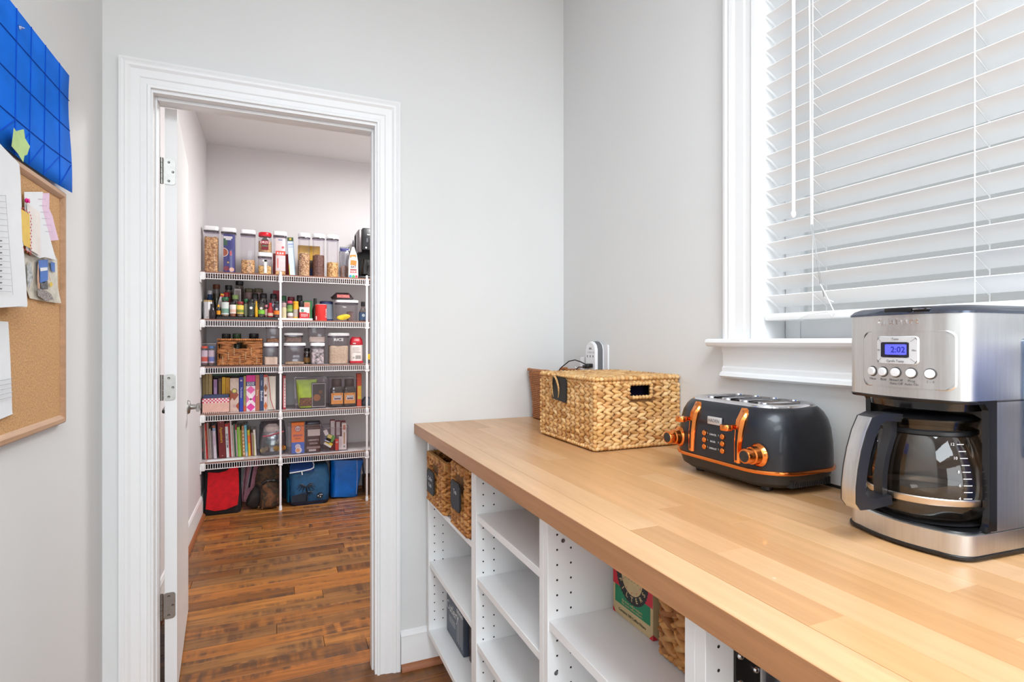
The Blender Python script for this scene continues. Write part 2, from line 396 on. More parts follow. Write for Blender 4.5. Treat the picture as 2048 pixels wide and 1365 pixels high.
SLAT = M('white_faux_wood_slat', (250, 250, 250), .35, var=.01, scale=8)
blind = thing('window_blind', 'white horizontal slat blind with tilted slats hung inside the window', 'blind', (XR + .036, 0, 0))
by0, by1 = WY0 + .022, WY1 - .022
b = MB(); ti = R(31); wv = .0255
prof = [(-wv, .0), (-wv * .5, .0022), (0, .003), (wv * .5, .0022), (wv, .0), (wv, .0017), (wv * .5, .0042), (0, .0050), (-wv * .5, .0042), (-wv, .0017)]
pr = [(x * math.cos(ti) + z * math.sin(ti), -x * math.sin(ti) + z * math.cos(ti)) for x, z in prof]
b.loft([[(x, y, z) for x, z in pr] for y in (by0, by1)], SLAT)
slat = b.obj('slat', blind, (0, 0, 1.331), sharp=30)
z = 1.331 + .0443; top = 2.33
lads = (.895, .575, .255)
zs = [1.331]
while z < top:
    s2 = slat.copy(); C.objects.link(s2); s2.location.z = z; zs.append(z); z += .0443
b = MB(); b.box(-.026, .026, by0, by1, 1.283, 1.300, SLAT, .003); b.obj('bottom_rail', blind)
b = MB(); b.box(-.03, .03, by0, by1, 2.36, 2.40, SLAT, .002); b.obj('head_rail', blind)
CORD = M('white_cord', (240, 240, 240), .7)
for ly in lads:
    b = MB(); xo, zo = wv * math.cos(ti) + .001, wv * math.sin(ti)
    b.tube([(-xo, ly, 1.30), (-xo, ly, 2.36)], .0011, CORD, 6); b.tube([(xo, ly, 1.30), (xo, ly, 2.36)], .0011, CORD, 6)
    for q in zs: b.tube([(-xo, ly, q + zo - .004), (xo, ly, q - zo - .004)], .0009, CORD, 5)
    b.obj('ladder_cord', blind)
b = MB(); wy = Y(1583, XR - .008) 
b.tube([(-.038, wy, 2.36), (-.038, wy, 1.538)], .0042, M('pale_wand_plastic', (236, 236, 238), .2), 6); b.lathe([(.0042, 0), (.006, -.004), (.006, -.012), (.003, -.016)], (-.038, wy, 1.538), WPLA, 8); b.obj('tilt_wand', blind)
b = MB(); lx = -wv * math.cos(ti) - .004
b.tube([(lx, .905, 2.36), (lx, .897, 1.5), (lx - .004, .870, 1.36), (lx - .006, .845, 1.316), (lx - .008, .832, 1.292), (lx - .008, .838, 1.286), (lx - .006, .85, 1.297), (lx - .004, .90, 1.293), (lx - .004, .925, 1.285)], .0012, CORD, 6)
b.tube([(lx, .905, 2.36), (lx, .894, 1.5), (lx - .003, .862, 1.33), (lx - .005, .838, 1.318)], .0012, CORD, 6); b.obj('lift_cord', blind)

# ------------------------------------------------------------------ worktop of glued oak staves
WT, WTH = .919, .038
OAK = grain('oak_stave_wood', [(196, 148, 101), (211, 163, 116), (219, 176, 133), (202, 154, 105), (215, 169, 122)], 1, .36, stretch=11, dark=.86, bump=.06, coat=.15)
wt = thing('worktop', 'long oak butcher block worktop running under the window along the wall', 'worktop', (.478, 0, WT))
rr = random.Random(5); sw = (XR - .478) / 11
b = MB(); b.box(.004, XR - .478 - .001, -.62, YD - .001, -WTH + .001, -.006, M('oak_core', (176, 124, 78), .5)); b.obj('core', wt)
b = MB(); b.box(-.0012, -.0002, -.62, YD - .001, -WTH, -.0006, grain('oak_front_brown', [(178, 124, 82), (186, 132, 90)], 1, .42, stretch=13, dark=.78)); b.obj('front_edge', wt, smooth=False)  # thin strip along the front face, browner than the staves
for i in range(11):
    y = -.62 - (rr.random() * .4 if i else 0)
    while y < YD:
        l = rr.uniform(.32, .78) if i else 3.0; y0, y1 = max(y, -.62), min(y + l, YD - .001); y += l
        if y1 - y0 < .02: continue
        b = MB(); b.box(0, sw - .0003, 0, y1 - y0 - .0003, -WTH, rr.uniform(-.00012, 0), OAK, bev=(.0009 if i == 0 else .0002), seg=1)
        b.obj('stave', wt, (i * sw, y0, 0), smooth=False)

# ------------------------------------------------------------------ shelving units under it
CX, CB, CZ = .522, 1.10, WT - WTH - .001
HOLE_SHADE = M('pin_hole', (38, 32, 28), .9)  # colour of flat discs that paint the shade inside the pin holes
def unit(y0, y1, shelves, label, bottom=.122, dark_back=False):
    t = thing('shelving_unit', label, 'shelving', (CX, y0, 0), group='white shelving units under the worktop')
    w, d, th = y1 - y0, CB - CX, .0205
    for k, yy in enumerate((0, w - th)):
        b = MB(); b.box(0, d, yy, yy + th, bottom, CZ, WHITE, .0008, 1); sp = b.obj('side_panel', t)
        b = MB(); f, n = (yy, -1) if k else (yy + th, 1)
        z = bottom + .06
        while z < CZ - .04:
            for cx in (.022, .055, d - .07):
                vs = [(cx + .0024 * math.cos(R(a)), f + n * .0004, z + .0024 * math.sin(R(a))) for a in range(0, 360, 45)]
                b.faces(vs, [tuple(range(8))], HOLE_SHADE)
            z += .032
        stuff(b.obj('pin_hole_discs', sp, smooth=False))
    b = MB(); b.box(d - .008, d, th, w - th, bottom, CZ, WHITE); b.obj('back_panel', t)
    b = MB(); b.box(0, d - .008, th, w - th, bottom + .005, bottom + .024, WHITE, .0008, 1); b.obj('bottom_panel', t)
    b = MB(); b.box(.06, .078, 0, w, 0, bottom, WHITE); b.obj('toe_kick', t)
    for z in shelves:
        b = MB(); b.box(.003, d - .009, th + .0006, w - th - .0006, z - .019, z, WHITE, .0008, 1); b.obj('shelf', t)
    return t
U = [.130, .592, 1.0555, 1.5105]
unit(U[3], 2.045, (.642, .404), 'white shelving unit in the corner holding two baskets and magazines')
unit(U[2], U[3], (.735, .554, .366), 'empty white shelving unit with three open shelves')
u3 = unit(U[1], U[2], (.643, .40), 'white shelving unit holding the coffee filter box and a basket')
u4 = unit(U[0], U[1], (), 'white unit with a dark riveted bracket for the pull-out bin')
for u_, v_ in ((1126, 1082), (1112, 1347)):
    yy = U[2] - .0206; xx = X(u_, yy); b = MB(); b.lathe([(.0048, 0), (.0044, -.0015), (.001, -.001)], (xx - CX, yy - U[1], Z(v_, xx, yy)), M('zinc_screw', (150, 150, 148), .4, metal=1), 10, axis='y'); b.obj('cam_bolt', u3)
# pull-out bin gear in the last unit
GUN = M('dark_gunmetal', (62, 60, 60), .38, metal=.8, var=.08)
t = thing('bin_slide', 'dark riveted steel bracket of a pull-out bin under the worktop', 'bracket', (CX + .048, U[1] - .0215, .60))
b = MB(); b.prism([(0, 0), (.040, 0), (.044, .03), (.044, .26), (0, .26)], -.004, 0, GUN, 'xz'); b.obj('plate', t)
for px, pz in ((.007, .245), (.007, .205), (.007, .168), (.035, .222), (.035, .180), (.007, .13)):
    b = MB(); b.lathe([(.0052, -.004), (.005, -.006), (.0035, -.0082), (.001, -.009)], (px, 0, pz), CHROME, 12, axis='y'); b.obj('rivet', t)
b = MB(); b.box(.05, .085, -.035, -.006, .12, .27, M('zinc_rail', (150, 152, 160), .35, metal=.9), .003); b.obj('rail', t)
t = thing('pull_out_bin', 'beige plastic bin hanging under the worktop by the dark bracket', 'bin', (CX + .10, .36, .30))
b = MB(); BE = M('beige_plastic', (176, 164, 150), .5)
b.loft([[(x, y, z) for x, y in rrect(.17 - i, .15 - i, .03)] for z, i in ((0, .03), (.40, 0), (.42, -.006), (.43, -.006), (.43, .004), (.02, .034))], BE, mat=Matrix.Translation((.18, 0, 0))); b.obj('bin_body', t)
b = MB(); b.tube([(.0, .10, .47), (.0, -.10, .47)], .008, BLACK, 8); b.tube([(0, .10, .42), (0, .10, .47)], .007, BLACK, 8); b.tube([(0, -.10, .42), (0, -.10, .47)], .007, BLACK, 8); b.obj('handle', t)

# ------------------------------------------------------------------ wicker
def straw(name, cols):
    return grain(name, cols, 2, .62, stretch=26, dark=.62, bump=.3)
def wick(name, cols, scale=55, dark=.55):
    """water hyacinth: tone changes from strand to strand by position, never from light"""
    if name in _M: return _M[name]
    m = bpy.data.materials.new(name); m.use_nodes = True; _M[name] = m
    nt = m.node_tree; N = nt.nodes; L = nt.links; p = N['Principled BSDF']; p.inputs['Roughness'].default_value = .6
    tc = N.new('ShaderNodeTexCoord'); nz = N.new('ShaderNodeTexNoise'); nz.inputs['Scale'].default_value = scale; nz.inputs['Detail'].default_value = 2
    L.new(tc.outputs['Object'], nz.inputs['Vector'])
    at = N.new('ShaderNodeAttribute'); at.attribute_name = 'strand_tone'
    rp = N.new('ShaderNodeValToRGB'); e = rp.color_ramp.elements
    while len(e) < len(cols): e.new(.5)
    for i, c in enumerate(cols): e[i].position = i / (len(cols) - 1); e[i].color = lin(c)
    L.new(at.outputs['Fac'], rp.inputs[0])
    r2 = N.new('ShaderNodeValToRGB'); r2.color_ramp.elements[0].position = .35; r2.color_ramp.elements[1].position = .65
    r2.color_ramp.elements[0].color = (.78, .74, .68, 1); r2.color_ramp.elements[1].color = (1.05, 1.03, 1, 1); L.new(nz.outputs[0], r2.inputs[0])
    mx = N.new('ShaderNodeMixRGB'); mx.blend_type = 'MULTIPLY'; mx.inputs[0].default_value = 1; L.new(rp.outputs[0], mx.inputs[1]); L.new(r2.outputs[0], mx.inputs[2])
    L.new(mx.outputs[0], p.inputs['Base Color'])
    n2 = N.new('ShaderNodeTexNoise'); n2.inputs['Scale'].default_value = scale * 7; L.new(tc.outputs['Object'], n2.inputs['Vector'])
    bp = N.new('ShaderNodeBump'); bp.inputs['Strength'].default_value = .35; bp.inputs['Distance'].default_value = .001; L.new(n2.outputs[0], bp.inputs['Height']); L.new(bp.outputs[0], p.inputs['Normal'])
    return m
class Strands:
    """lens-shaped strands gathered into one mesh, each with its own tone"""
    def __init__(s): s.v = []; s.f = []; s.t = []
    def leaf(s, c, d, n, ln, wd, th, tone):
        d = Vector(d).normalized(); n = Vector(n).normalized(); u = n.cross(d); c = Vector(c); o = len(s.v)
        st = [(-.5, .10), (-.36, .62), (-.1, 1.), (.2, .95), (.40, .55), (.5, .10)]; seg = 6
        for a, k in st:
            for j in range(seg):
                an = 2 * math.pi * j / seg
                s.v.append(c + d * (a * ln) + u * (math.cos(an) * wd * k) + n * (math.sin(an) * th * k))
        for i in range(len(st) - 1):
            for j in range(seg):
                q = (j + 1) % seg
                s.f.append((o + i * seg + j, o + i * seg + q, o + (i + 1) * seg + q, o + (i + 1) * seg + j)); s.t.append(tone)
        s.f.append(tuple(o + j for j in range(seg))[::-1]); s.f.append(tuple(o + (len(st) - 1) * seg + j for j in range(seg))); s.t += [tone, tone]
    def obj(s, name, m, parent):
        me = bpy.data.meshes.new(name); me.from_pydata([tuple(v) for v in s.v], [], s.f); me.materials.append(m)
        a = me.attributes.new('strand_tone', 'FLOAT', 'FACE'); a.data.foreach_set('value', s.t); me.shade_smooth(); me.update()
        o = bpy.data.objects.new(name, me); C.objects.link(o); o.parent = parent; return o
HY = wick('water_hyacinth', [(178, 120, 62), (222, 172, 106), (236, 194, 134), (206, 152, 92), (240, 204, 150), (196, 142, 84)])
HYB = wick('brown_water_hyacinth', [(148, 88, 38), (196, 132, 66), (214, 156, 88), (172, 106, 50), (222, 168, 104)])
HYD = wick('pantry_water_hyacinth', [(140, 84, 44), (176, 112, 62), (198, 134, 80), (150, 92, 50)])
LINER = M('dark_basket_inside', (128, 88, 50), .9, var=.2)
def braid_row(t, m, hx, hy, z, h, step, rnd, name='braid_row', skip=None, th=.007, rx=.012, taper=0.):
    """one plait round the four sides; skip(side, pos, z) leaves room for a hand hole"""
    s = Strands()
    for side in range(4):
        ln = 2 * (hy if side % 2 == 0 else hx); n = max(3, round(ln / step)); stp = ln / n
        for i in range(n):
            q = -ln / 2 + (i + .5) * stp
            if skip and skip(side, q, z): continue
            for sg in (1, -1):
                nrm, tan = (((-1, 0, 0), (0, -1, 0)), ((0, -1, 0), (1, 0, 0)), ((1, 0, 0), (0, 1, 0)), ((0, 1, 0), (-1, 0, 0)))[side]
                base = (-hx, 0, 0) if side == 0 else (0, -hy, 0) if side == 1 else (hx, 0, 0) if side == 2 else (0, hy, 0)
                c = Vector(base) + Vector(tan) * (q + rnd.uniform(-.06, .06) * stp) + Vector((0, 0, z + sg * h * .23))
                d = Vector(tan) * 1.0 + Vector((0, 0, -sg * .46 + rnd.uniform(-.1, .1)))
                s.leaf(c, d, nrm, stp * rnd.uniform(1.3, 1.5), h * rnd.uniform(.31, .37), th * rnd.uniform(.85, 1.15), rnd.random())
    return s.obj(name, m, t)
def rope(t, m, pts, r, step, rnd, name='rim', closed=True):
    """a wrapped rope: short slanted turns along a path"""
    s = Strands(); n = len(pts)
    for i in range(n if closed else n - 1):
        a, c = Vector(pts[i]), Vector(pts[(i + 1) % n]); l = (c - a).length; k = max(1, round(l / step))
        for j in range(k):
            p = a + (c - a) * ((j + .5) / k); d = (c - a).normalized(); up = Vector((0, 0, 1))
            sd = d.cross(up)
            if sd.length < .1: sd = d.cross(Vector((1, 0, 0)))
            s.leaf(p, d + up * .55 + sd * .2, sd, r * 2.5, step * .62, r * .95, rnd.random())
            s.leaf(p, d + sd * .7, up, r * 2.5, step * .62, r * .95, rnd.random())
    return s.obj(name, m, t)
def ring4(hx, hy, z): return [(-hx, -hy, z), (hx, -hy, z), (hx, hy, z), (-hx, hy, z)]
def basket(name, label, loc, hx, hy, h, rows, step, m, rnd, skip=None, lid=False, group=None, rz=0., rim_r=.009, th=.007):
    t = thing(name, label, 'basket', loc, rz, group)
    b = MB(); i = .003; wl = .004
    b.loft([ring4(hx - i, hy - i, .004), ring4(hx - i, hy - i, h - .006), ring4(hx - i - wl, hy - i - wl, h - .006), ring4(hx - i - wl, hy - i - wl, .008)], LINER)
    body = b.obj('basket_body', t, smooth=False)
    if skip:                                      # cut the hand hole through the inner wall
        bm = bmesh.new(); bm.from_mesh(body.data)
        bm.free()
    rh = (h - .018) / rows
    for k in range(rows): braid_row(t, m, hx - .002, hy - .002, .012 + rh * (k + .5), rh * 1.05, step, rnd, skip=skip, th=th)
    rope(t, m, ring4(hx - .001, hy - .001, .008), .007, .013, rnd, 'base_rope')
    if rim_r: rope(t, m, ring4(hx - .002, hy - .002, h - .004), rim_r, .014, rnd, 'rim')
    return t
def chalk_tag(t, fr, w, h, lines, cut=.13, name='name_tag'):
    FRM = M('black_tag_frame', (24, 23, 24), .6); SL = M('chalkboard_slate', (62, 64, 70), .8, var=.15, scale=120)
    def oc(a, c): k = min(w, h) * cut; return [(-a + k, -c), (a - k, -c), (a, -c + k), (a, c - k), (a - k, c), (-a + k, c), (-a, c - k), (-a, -c + k)]
    b = MB(); b.prism(oc(w / 2, h / 2), 0, .004, FRM, mat=fr); o = b.obj(name, t)
    b = MB(); b.prism(oc(w / 2 - .005, h / 2 - .005), .004, .0046, SL, mat=fr); b.obj('slate', o)
    if lines:
        b = MB(); CH = M('white_chalk', (205, 205, 205), .9)
        for k, ln in enumerate(lines): b.text(ln, h * .24, CH, fr @ Matrix.Translation((0, h * (.14 - .28 * k), .0048)) @ Matrix.Rotation(.04, 4, 'Z'), .0001)
        b.obj('chalk_writing', o)
    return o
rnd = random.Random(3)
# large lidded basket
HXB, HYB_, HB = .146, .170, .196
def hole_big(side, q, z): return side == 1 and abs(q - .005) < .046 and .140 < z < .186
t = basket('lidded_basket', 'large braided seagrass basket with a lid standing on the worktop', (.966, 1.502, WT + .001), HXB, HYB_, HB, 9, .0275, HY, rnd, skip=hole_big, rim_r=.006)
body = [c for c in t.children if c.name.startswith('basket_body')][0]
b = MB(); ii = .003                                # inner wall rebuilt with the hand hole on the near side
hx, hy, h = HXB - ii, HYB_ - ii, HB - .006
b.box(-hx, -hx + .004, -hy, hy, .004, h, LINER); b.box(hx - .004, hx, -hy, hy, .004, h, LINER); b.box(-hx, hx, hy - .004, hy, .004, h, LINER); b.box(-hx, hx, -hy, hy, .004, .008, LINER)
b.box(-hx, -.032, -hy, -hy + .004, .004, h, LINER); b.box(.042, hx, -hy, -hy + .004, .004, h, LINER); b.box(-.032, .042, -hy, -hy + .004, .004, .151, LINER); b.box(-.032, .042, -hy, -hy + .004, .184, h, LINER)
nb = b.obj('inner_wall', t, smooth=False); bpy.data.objects.remove(body)
rope(t, HY, [(-.035, -HYB_ - .002, .148), (.045, -HYB_ - .002, .148), (.045, -HYB_ - .002, .188), (-.035, -HYB_ - .002, .188)], .0055, .011, rnd, 'hand_hole_edge')
for sx in (-1, 1):
    for sy in (-1, 1):
        rope(t, HY, [(sx * (HXB - .001), sy * (HYB_ - .001), .01), (sx * (HXB - .001), sy * (HYB_ - .001), HB - .01)], .006, .013, rnd, 'corner_strand', False)
b = MB(); b.loft([ring4(HXB - .004, HYB_ - .004, .199), ring4(HXB - .004, HYB_ - .004, .203)], LINER); lid = b.obj('lid', t, smooth=False)
rope(lid, HY, ring4(HXB + .001, HYB_ + .001, .2035), .0065, .014, rnd, 'lid_rim')
for k in range(14):
    s = Strands(); yy = -HYB_ + .012 + k * (2 * HYB_ - .024) / 13; n = 11
    for i in range(n):
        q = -HXB + .014 + (i + .5) * (2 * HXB - .028) / n
        for sg in (1, -1): s.leaf((q, yy + sg * .0055, .206 - .001 * (abs(q) > .1)), (1, -sg * .5, 0), (0, 0, 1), .036, .0075, .005, rnd.random())
    s.obj('lid_braid', HY, lid)
fr = FR((-HXB - .0075, .027, .165), (0, -1, .0), (0, 0, 1))
b = MB(); b.prism([(-.046, -.030), (-.036, -.036), (.042, -.042), (.048, -.034), (.048, .026), (.040, .032), (-.038, .036), (-.046, .030)], 0, .004, M('black_tag_frame', (24, 23, 24), .6), mat=fr)
tg = b.obj('name_tag', t)
b = MB(); pts = [(-HXB - .013 - .006 * math.sin(a), .046 + .023 * math.cos(a), .163 + .040 * math.sin(a)) for a in [R(x) for x in range(0, 361, 20)]]
b.tube(pts, .0032, M('jute_cord', (206, 160, 104), .9, var=.2, scale=200, bump=.6), 8); b.obj('cord_loop', tg)
tb = thing('folded_magazine', 'dark glossy magazine seen through the hand hole of the lidded basket', 'magazine', (.97, 1.362, WT + .016))
b = MB(); b.box(-.10, .10, 0, .012, 0, .165, M('dark_violet_cover', (48, 40, 70), .25, var=.4, scale=14), mat=Matrix.Rotation(R(-10), 4, 'X')); b.obj('cover', tb)
b = MB(); b.box(-.097, .097, .014, .022, 0, .16, M('page_white', (225, 222, 214), .8), mat=Matrix.Rotation(R(-10), 4, 'X')); b.obj('pages', tb)
# small rattan basket in the corner
RAT = M('rattan', (176, 110, 58), .5, var=.16, scale=60)
t = thing('rattan_basket', 'small brown rattan basket with a flared rim in the worktop corner', 'basket', (1.027, 1.970, WT + .001))
b = MB(); HB2 = .19
def fl(z): return .072 + .014 * (z / HB2) ** 2
b.loft([[(x, y, z) for x, y in rrect(fl(z) - .003, fl(z) - .005, .02)] for z in (.002, .06, .12, HB2 - .01)] + [[(x, y, z) for x, y in rrect(fl(z) - .007, fl(z) - .009, .02)] for z in (HB2 - .01, .01)], RAT); b.obj('basket_body', t)
for k in range(24):
    b = MB(); z = .006 + k * .0076; P = rrect(fl(z), fl(z) - .002, .022, 4); n = len(P); ring = []
    dense = []
    for i in range(n):
        a, c = P[i], P[(i + 1) % n]; dl = math.hypot(c[0] - a[0], c[1] - a[1]); kk = max(1, round(dl / .008))
        dense += [(a[0] + (c[0] - a[0]) * j / kk, a[1] + (c[1] - a[1]) * j / kk) for j in range(kk)]
    pts = [(x * (1 + .014 * (1 if (i + k) % 2 else -1)), y * (1 + .014 * (1 if (i + k) % 2 else -1)), z) for i, (x, y) in enumerate(dense)]
    b.tube(pts + pts[:1], .0036, RAT, 5); b.obj('weave_row', t)
b = MB(); P = rrect(fl(HB2) + .001, fl(HB2) - .001, .022, 6)
b.tube([(x, y, HB2 + (.006 if abs(x) > .07 else -.01)) for x, y in P] + [(P[0][0], P[0][1], HB2)], .006, RAT, 8); b.obj('rim', t)
# two baskets on the top shelf of the corner unit, one in the third unit
def hole_a(side, q, z): return side == 0 and abs(q) < .045 and .105 < z < .148
ga = 'braided baskets on the unit shelves'
t = basket('storage_basket', 'braided basket with a chalk tag on the corner shelf beside the door wall', (.514 + .15, 1.896, .6445), .15, .113, .180, 8, .034, HYB, rnd, skip=hole_a, group=ga, rim_r=0, th=.010)
b = MB(); b.loft([ring4(.152, .115, .150), ring4(.152, .115, .179), ring4(.140, .103, .179), ring4(.140, .103, .150), ring4(.152, .115, .150)], M('flat_straw_band', (214, 162, 96), .7, var=.25, scale=18, stretch=(9, 9, .6), bump=.4), caps=False); b.obj('rim_band', t, smooth=False)
chalk_tag(t, FR((-.163, .012, .088), (0, -1, 0), (0, 0, 1)), .092, .082, ['Coffee', 'Pods'])
red = thing('foil_packet', 'crumpled red foil packet poking out of the corner basket', 'packet', (.70, 1.86, .65))
b = MB(); pr = random.Random(8)
b.loft([[(x * k + pr.uniform(-.006, .006), y * k + pr.uniform(-.006, .006), z + pr.uniform(-.004, .004)) for x, y in rrect(.075, .05, .02, 3)] for z, k in ((.02, .9), (.06, 1), (.12, 1.05), (.165, .9), (.18, .5))], M('red_foil', (176, 22, 44), .22, metal=.4, var=.2)); b.obj('pouch', red, sharp=20)
b = MB(); b.box(-.05, .05, -.003, .003, .172, .196, M('red_foil', (176, 22, 44), .22)); b.obj('seal', red)
t = basket('storage_basket', 'braided basket with a chalk tag next to the empty unit', (.518 + .15, 1.632, .6445), .15, .082, .200, 9, .034, HYB, rnd, skip=lambda s, q, z: s == 0 and abs(q + .0) < .04 and .12 < z < .165, group=ga, th=.010)
chalk_tag(t, FR((-.163, -.008, .112), (0, -1, 0), (0, 0, 1)), .092, .088, ['Tea'])
jar = thing('glass_jar', 'clear glass jar standing inside the basket next to the empty unit', 'jar', (.60, 1.60, .655))
b = MB(); b.lathe([(.03, 0), (.034, .01), (.034, .14), (.028, .155)], (0, 0, 0), clear('pale_glass', (214, 224, 226), .08, .05, .5), 18); b.obj('jar_body', jar)
b = MB(); b.lathe([(.03, .155), (.031, .157), (.031, .17), (.028, .173)], (0, 0, 0), CHROME, 18); b.obj('jar_lid', jar)
t = basket('storage_basket', 'braided basket behind the coffee filter box in the third unit', (.660 + .16, .738, .6455), .16, .104, .200, 8, .040, HYB, rnd, group=ga, th=.011)

# coffee filter box
KR = M('kraft_card', (204, 178, 132), .7, var=.05); RED = M('print_red', (206, 30, 52), .5, var=.05); GRN = M('print_green', (14, 128, 84), .5, var=.05); INK = M('print_black', (34, 32, 32), .6)
t = thing('coffee_filter_box', 'red, green and kraft box of coffee filters on the unit shelf', 'box', (.675, .883, .644))
bw, bh, bd = .138, .185, .075
b = MB(); b.box(0, bd, 0, bw, 0, bh, KR, .001, 1); b.obj('carton', t)
fr = FR((-.0004, bw, 0), (0, -1, 0), (0, 0, 1)); e = .0002
def flat(b, fr, x0, x1, y0, y1, m, lv=0.): b.faces([tuple(fr @ Vector(v)) for v in ((x0, y0, lv), (x1, y0, lv), (x1, y1, lv), (x0, y1, lv))], [(0, 1, 2, 3)], m)
def disc(b, fr, cx, cy, r, m, lv=0., n=28, r0=0., star=0.):
    pts = [(cx + (r * (1 + (star if i % 2 else 0))) * math.cos(2 * math.pi * i / n), cy + (r * (1 + (star if i % 2 else 0))) * math.sin(2 * math.pi * i / n)) for i in range(n)]
    b.faces([tuple(fr @ Vector((x, y, lv))) for x, y in pts], [tuple(range(n))], m)
b = MB()
flat(b, fr, 0, bw, .063, bh, RED); flat(b, fr, .008, bw - .008, .026, .063, GRN)
disc(b, fr, bw / 2, .097, .054, INK, e, 90, star=.04); disc(b, fr, bw / 2, .097, .0365, KR, 2 * e)
for k, (sx, sy) in enumerate(((0, 0), (1, 0))): 
    x = bw if sx else 0; s = -1 if sx else 1
    b.faces([tuple(fr @ Vector(v)) for v in ((x, .001, e), (x + s * .011, .001, e), (x, .012, e))], [(0, 1, 2)], RED)
b.text('No.4', .024, GRN, fr @ Matrix.Translation((bw / 2, .098, 3 * e)), .0001, bold=.0005)
for i, chh in enumerate('FILTERS'):
    a = R(270 + (i - 3) * 22); b.text(chh, .0145, KR, fr @ Matrix.Translation((bw / 2 + .0445 * math.cos(a), .097 + .0445 * math.sin(a), 2 * e)) @ Matrix.Rotation(a + R(90), 4, 'Z'), .0001, bold=.0003)
for i in range(5):
    a = R(270 + (i - 2) * 34); flat(b, fr, bw / 2 + .031 * math.cos(a) - .001, bw / 2 + .031 * math.cos(a) + .001, .097 + .031 * math.sin(a) - .0015, .097 + .031 * math.sin(a) + .0015, RED, 3 * e)
b.text('Contains 100 Coffee Filters', .0085, INK, fr @ Matrix.Translation((bw / 2, .014, e)), .0001)
for zz in (.038, .0315): b.text('fits most coffee makers', .0075, KR, fr @ Matrix.Translation((bw / 2, zz, e)), .0001)
b.obj('front_print', t, smooth=False)
b = MB(); fr2 = FR((0, -.0004, 0), (1, 0, 0), (0, 0, 1))
flat(b, fr2, .01, bd - .004, .085, bh, INK); flat(b, fr2, .03, bd - .004, .095, .17, RED, e); flat(b, fr2, .055, bd - .004, .065, .084, RED)
b.faces([tuple(fr2 @ Vector(v)) for v in ((0, .001, e), (.012, .001, e), (0, .013, e))], [(0, 1, 2)], RED); b.obj('side_print', t, smooth=False)

# cutlery pack and magazines on the bottom shelf of the corner unit
t = thing('cutlery_pack', 'dark blue grey cutlery pack standing on the lowest corner shelf', 'pack', (.585, 1.80, .1465))
b = MB(); b.box(0, .028, 0, .20, 0, .215, M('slate_blue_card', (74, 82, 98), .45, var=.06), .003); b.obj('carton', t)
fr = FR((-.0004, .20, 0), (0, -1, 0), (0, 0, 1)); b = MB(); PW = M('print_white', (226, 226, 226), .6); SV = M('print_silver', (178, 180, 182), .35)
b.text('Cutlery', .046, PW, fr @ Matrix.Translation((.072, .105, 0)), .0001); flat(b, fr, .02, .05, .17, .205, PW); flat(b, fr, .09, .13, .172, .180, M('print_tan', (206, 178, 140), .6))
for i in range(3): flat(b, fr, .03, .11, .070 - i * .008, .073 - i * .008, SV)
for i in range(4):
    x = .128 + i * .018; flat(b, fr, x, x + .006, .02, .12, SV); disc(b, fr, x + .003, .13, .0085, SV, .0001, 16)
b.obj('front_print', t, smooth=False)
for i, (col, nm) in enumerate((((86, 66, 52), 'brown edged magazine behind the cutlery pack on the lowest corner shelf'), ((70, 62, 70), 'dark glossy magazine leaning in the middle of the lowest corner shelf'), ((44, 42, 52), 'thick black magazine standing last on the lowest corner shelf'))):
    t = thing('magazine', nm, 'magazine', (.60 + i * .022, 1.575, .1465), rz=R(.6 * i)); t['group'] = 'magazines on the lowest corner shelf'
    b = MB(); b.box(0, .0015, 0, .205, 0, .235, M('magazine_cover_%d' % i, col, .25, var=.35, scale=18)); b.box(.010, .0115, 0, .205, 0, .235, M('magazine_cover_%d' % i, col, .25)); b.obj('cover', t, smooth=False)
    b = MB(); b.box(.0016, .0099, .001, .203, .001, .234, M('page_white', (225, 222, 214), .8)); b.obj('pages', t, smooth=False)

# ------------------------------------------------------------------ wall outlet, surge protector, charger
xw = XR - .0005
t = thing('outlet_plate', 'white wall outlet plate behind the grey sided surge protector', 'outlet', (XR, 1.79, 1.16))
b = MB(); b.prism(rrect(.070, .058, .006), -.006, -.0004, WPLA, 'yz'); b.obj('cover_plate', t)
t = thing('surge_protector', 'white plug-in surge protector with grey sides and domed top', 'surge protector', (XR - .0065, 1.782, 1.145))
SD = M('grey_plastic_side', (104, 104, 106), .5)
out = [(-.036, -.075), (.036, -.075), (.036, .055), (.030, .072), (.015, .083), (0, .086), (-.015, .083), (-.030, .072), (-.036, .055)]
b = MB(); b.prism(out, -.026, -.004, SD, 'yz'); b.prism([(y * .98, z * .99) for y, z in out], -.004, 0, WPLA, 'yz'); b.obj('side_shell', t)
b = MB(); b.loft([[(x, y * k, z * k2) for y, z in out] for x, k, k2 in ((-.026, 1.0, 1.0), (-.033, .97, .985), (-.036, .90, .955))], WPLA); b.obj('front_shell', t, sharp=25)
b = MB()
for z in (.030,):
    for y in (-.020, 0, .020): b.box(-.0368, -.0355, y - .0016, y + .0016, z - .004, z + .004, RECESS_SHADE)  # raised dark marks coloured as the shade in the socket slots
for y in (-.024, -.014, -.004, .006, .016): b.box(-.0366, -.0355, y - .0006, y + .0006, .040, .048, SD)
b.box(-.0366, -.0355, -.008, .008, .058, .062, SD); b.box(-.0366, -.0355, -.012, .010, .055, .0565, SD)
b.obj('socket_slots', t, smooth=False)
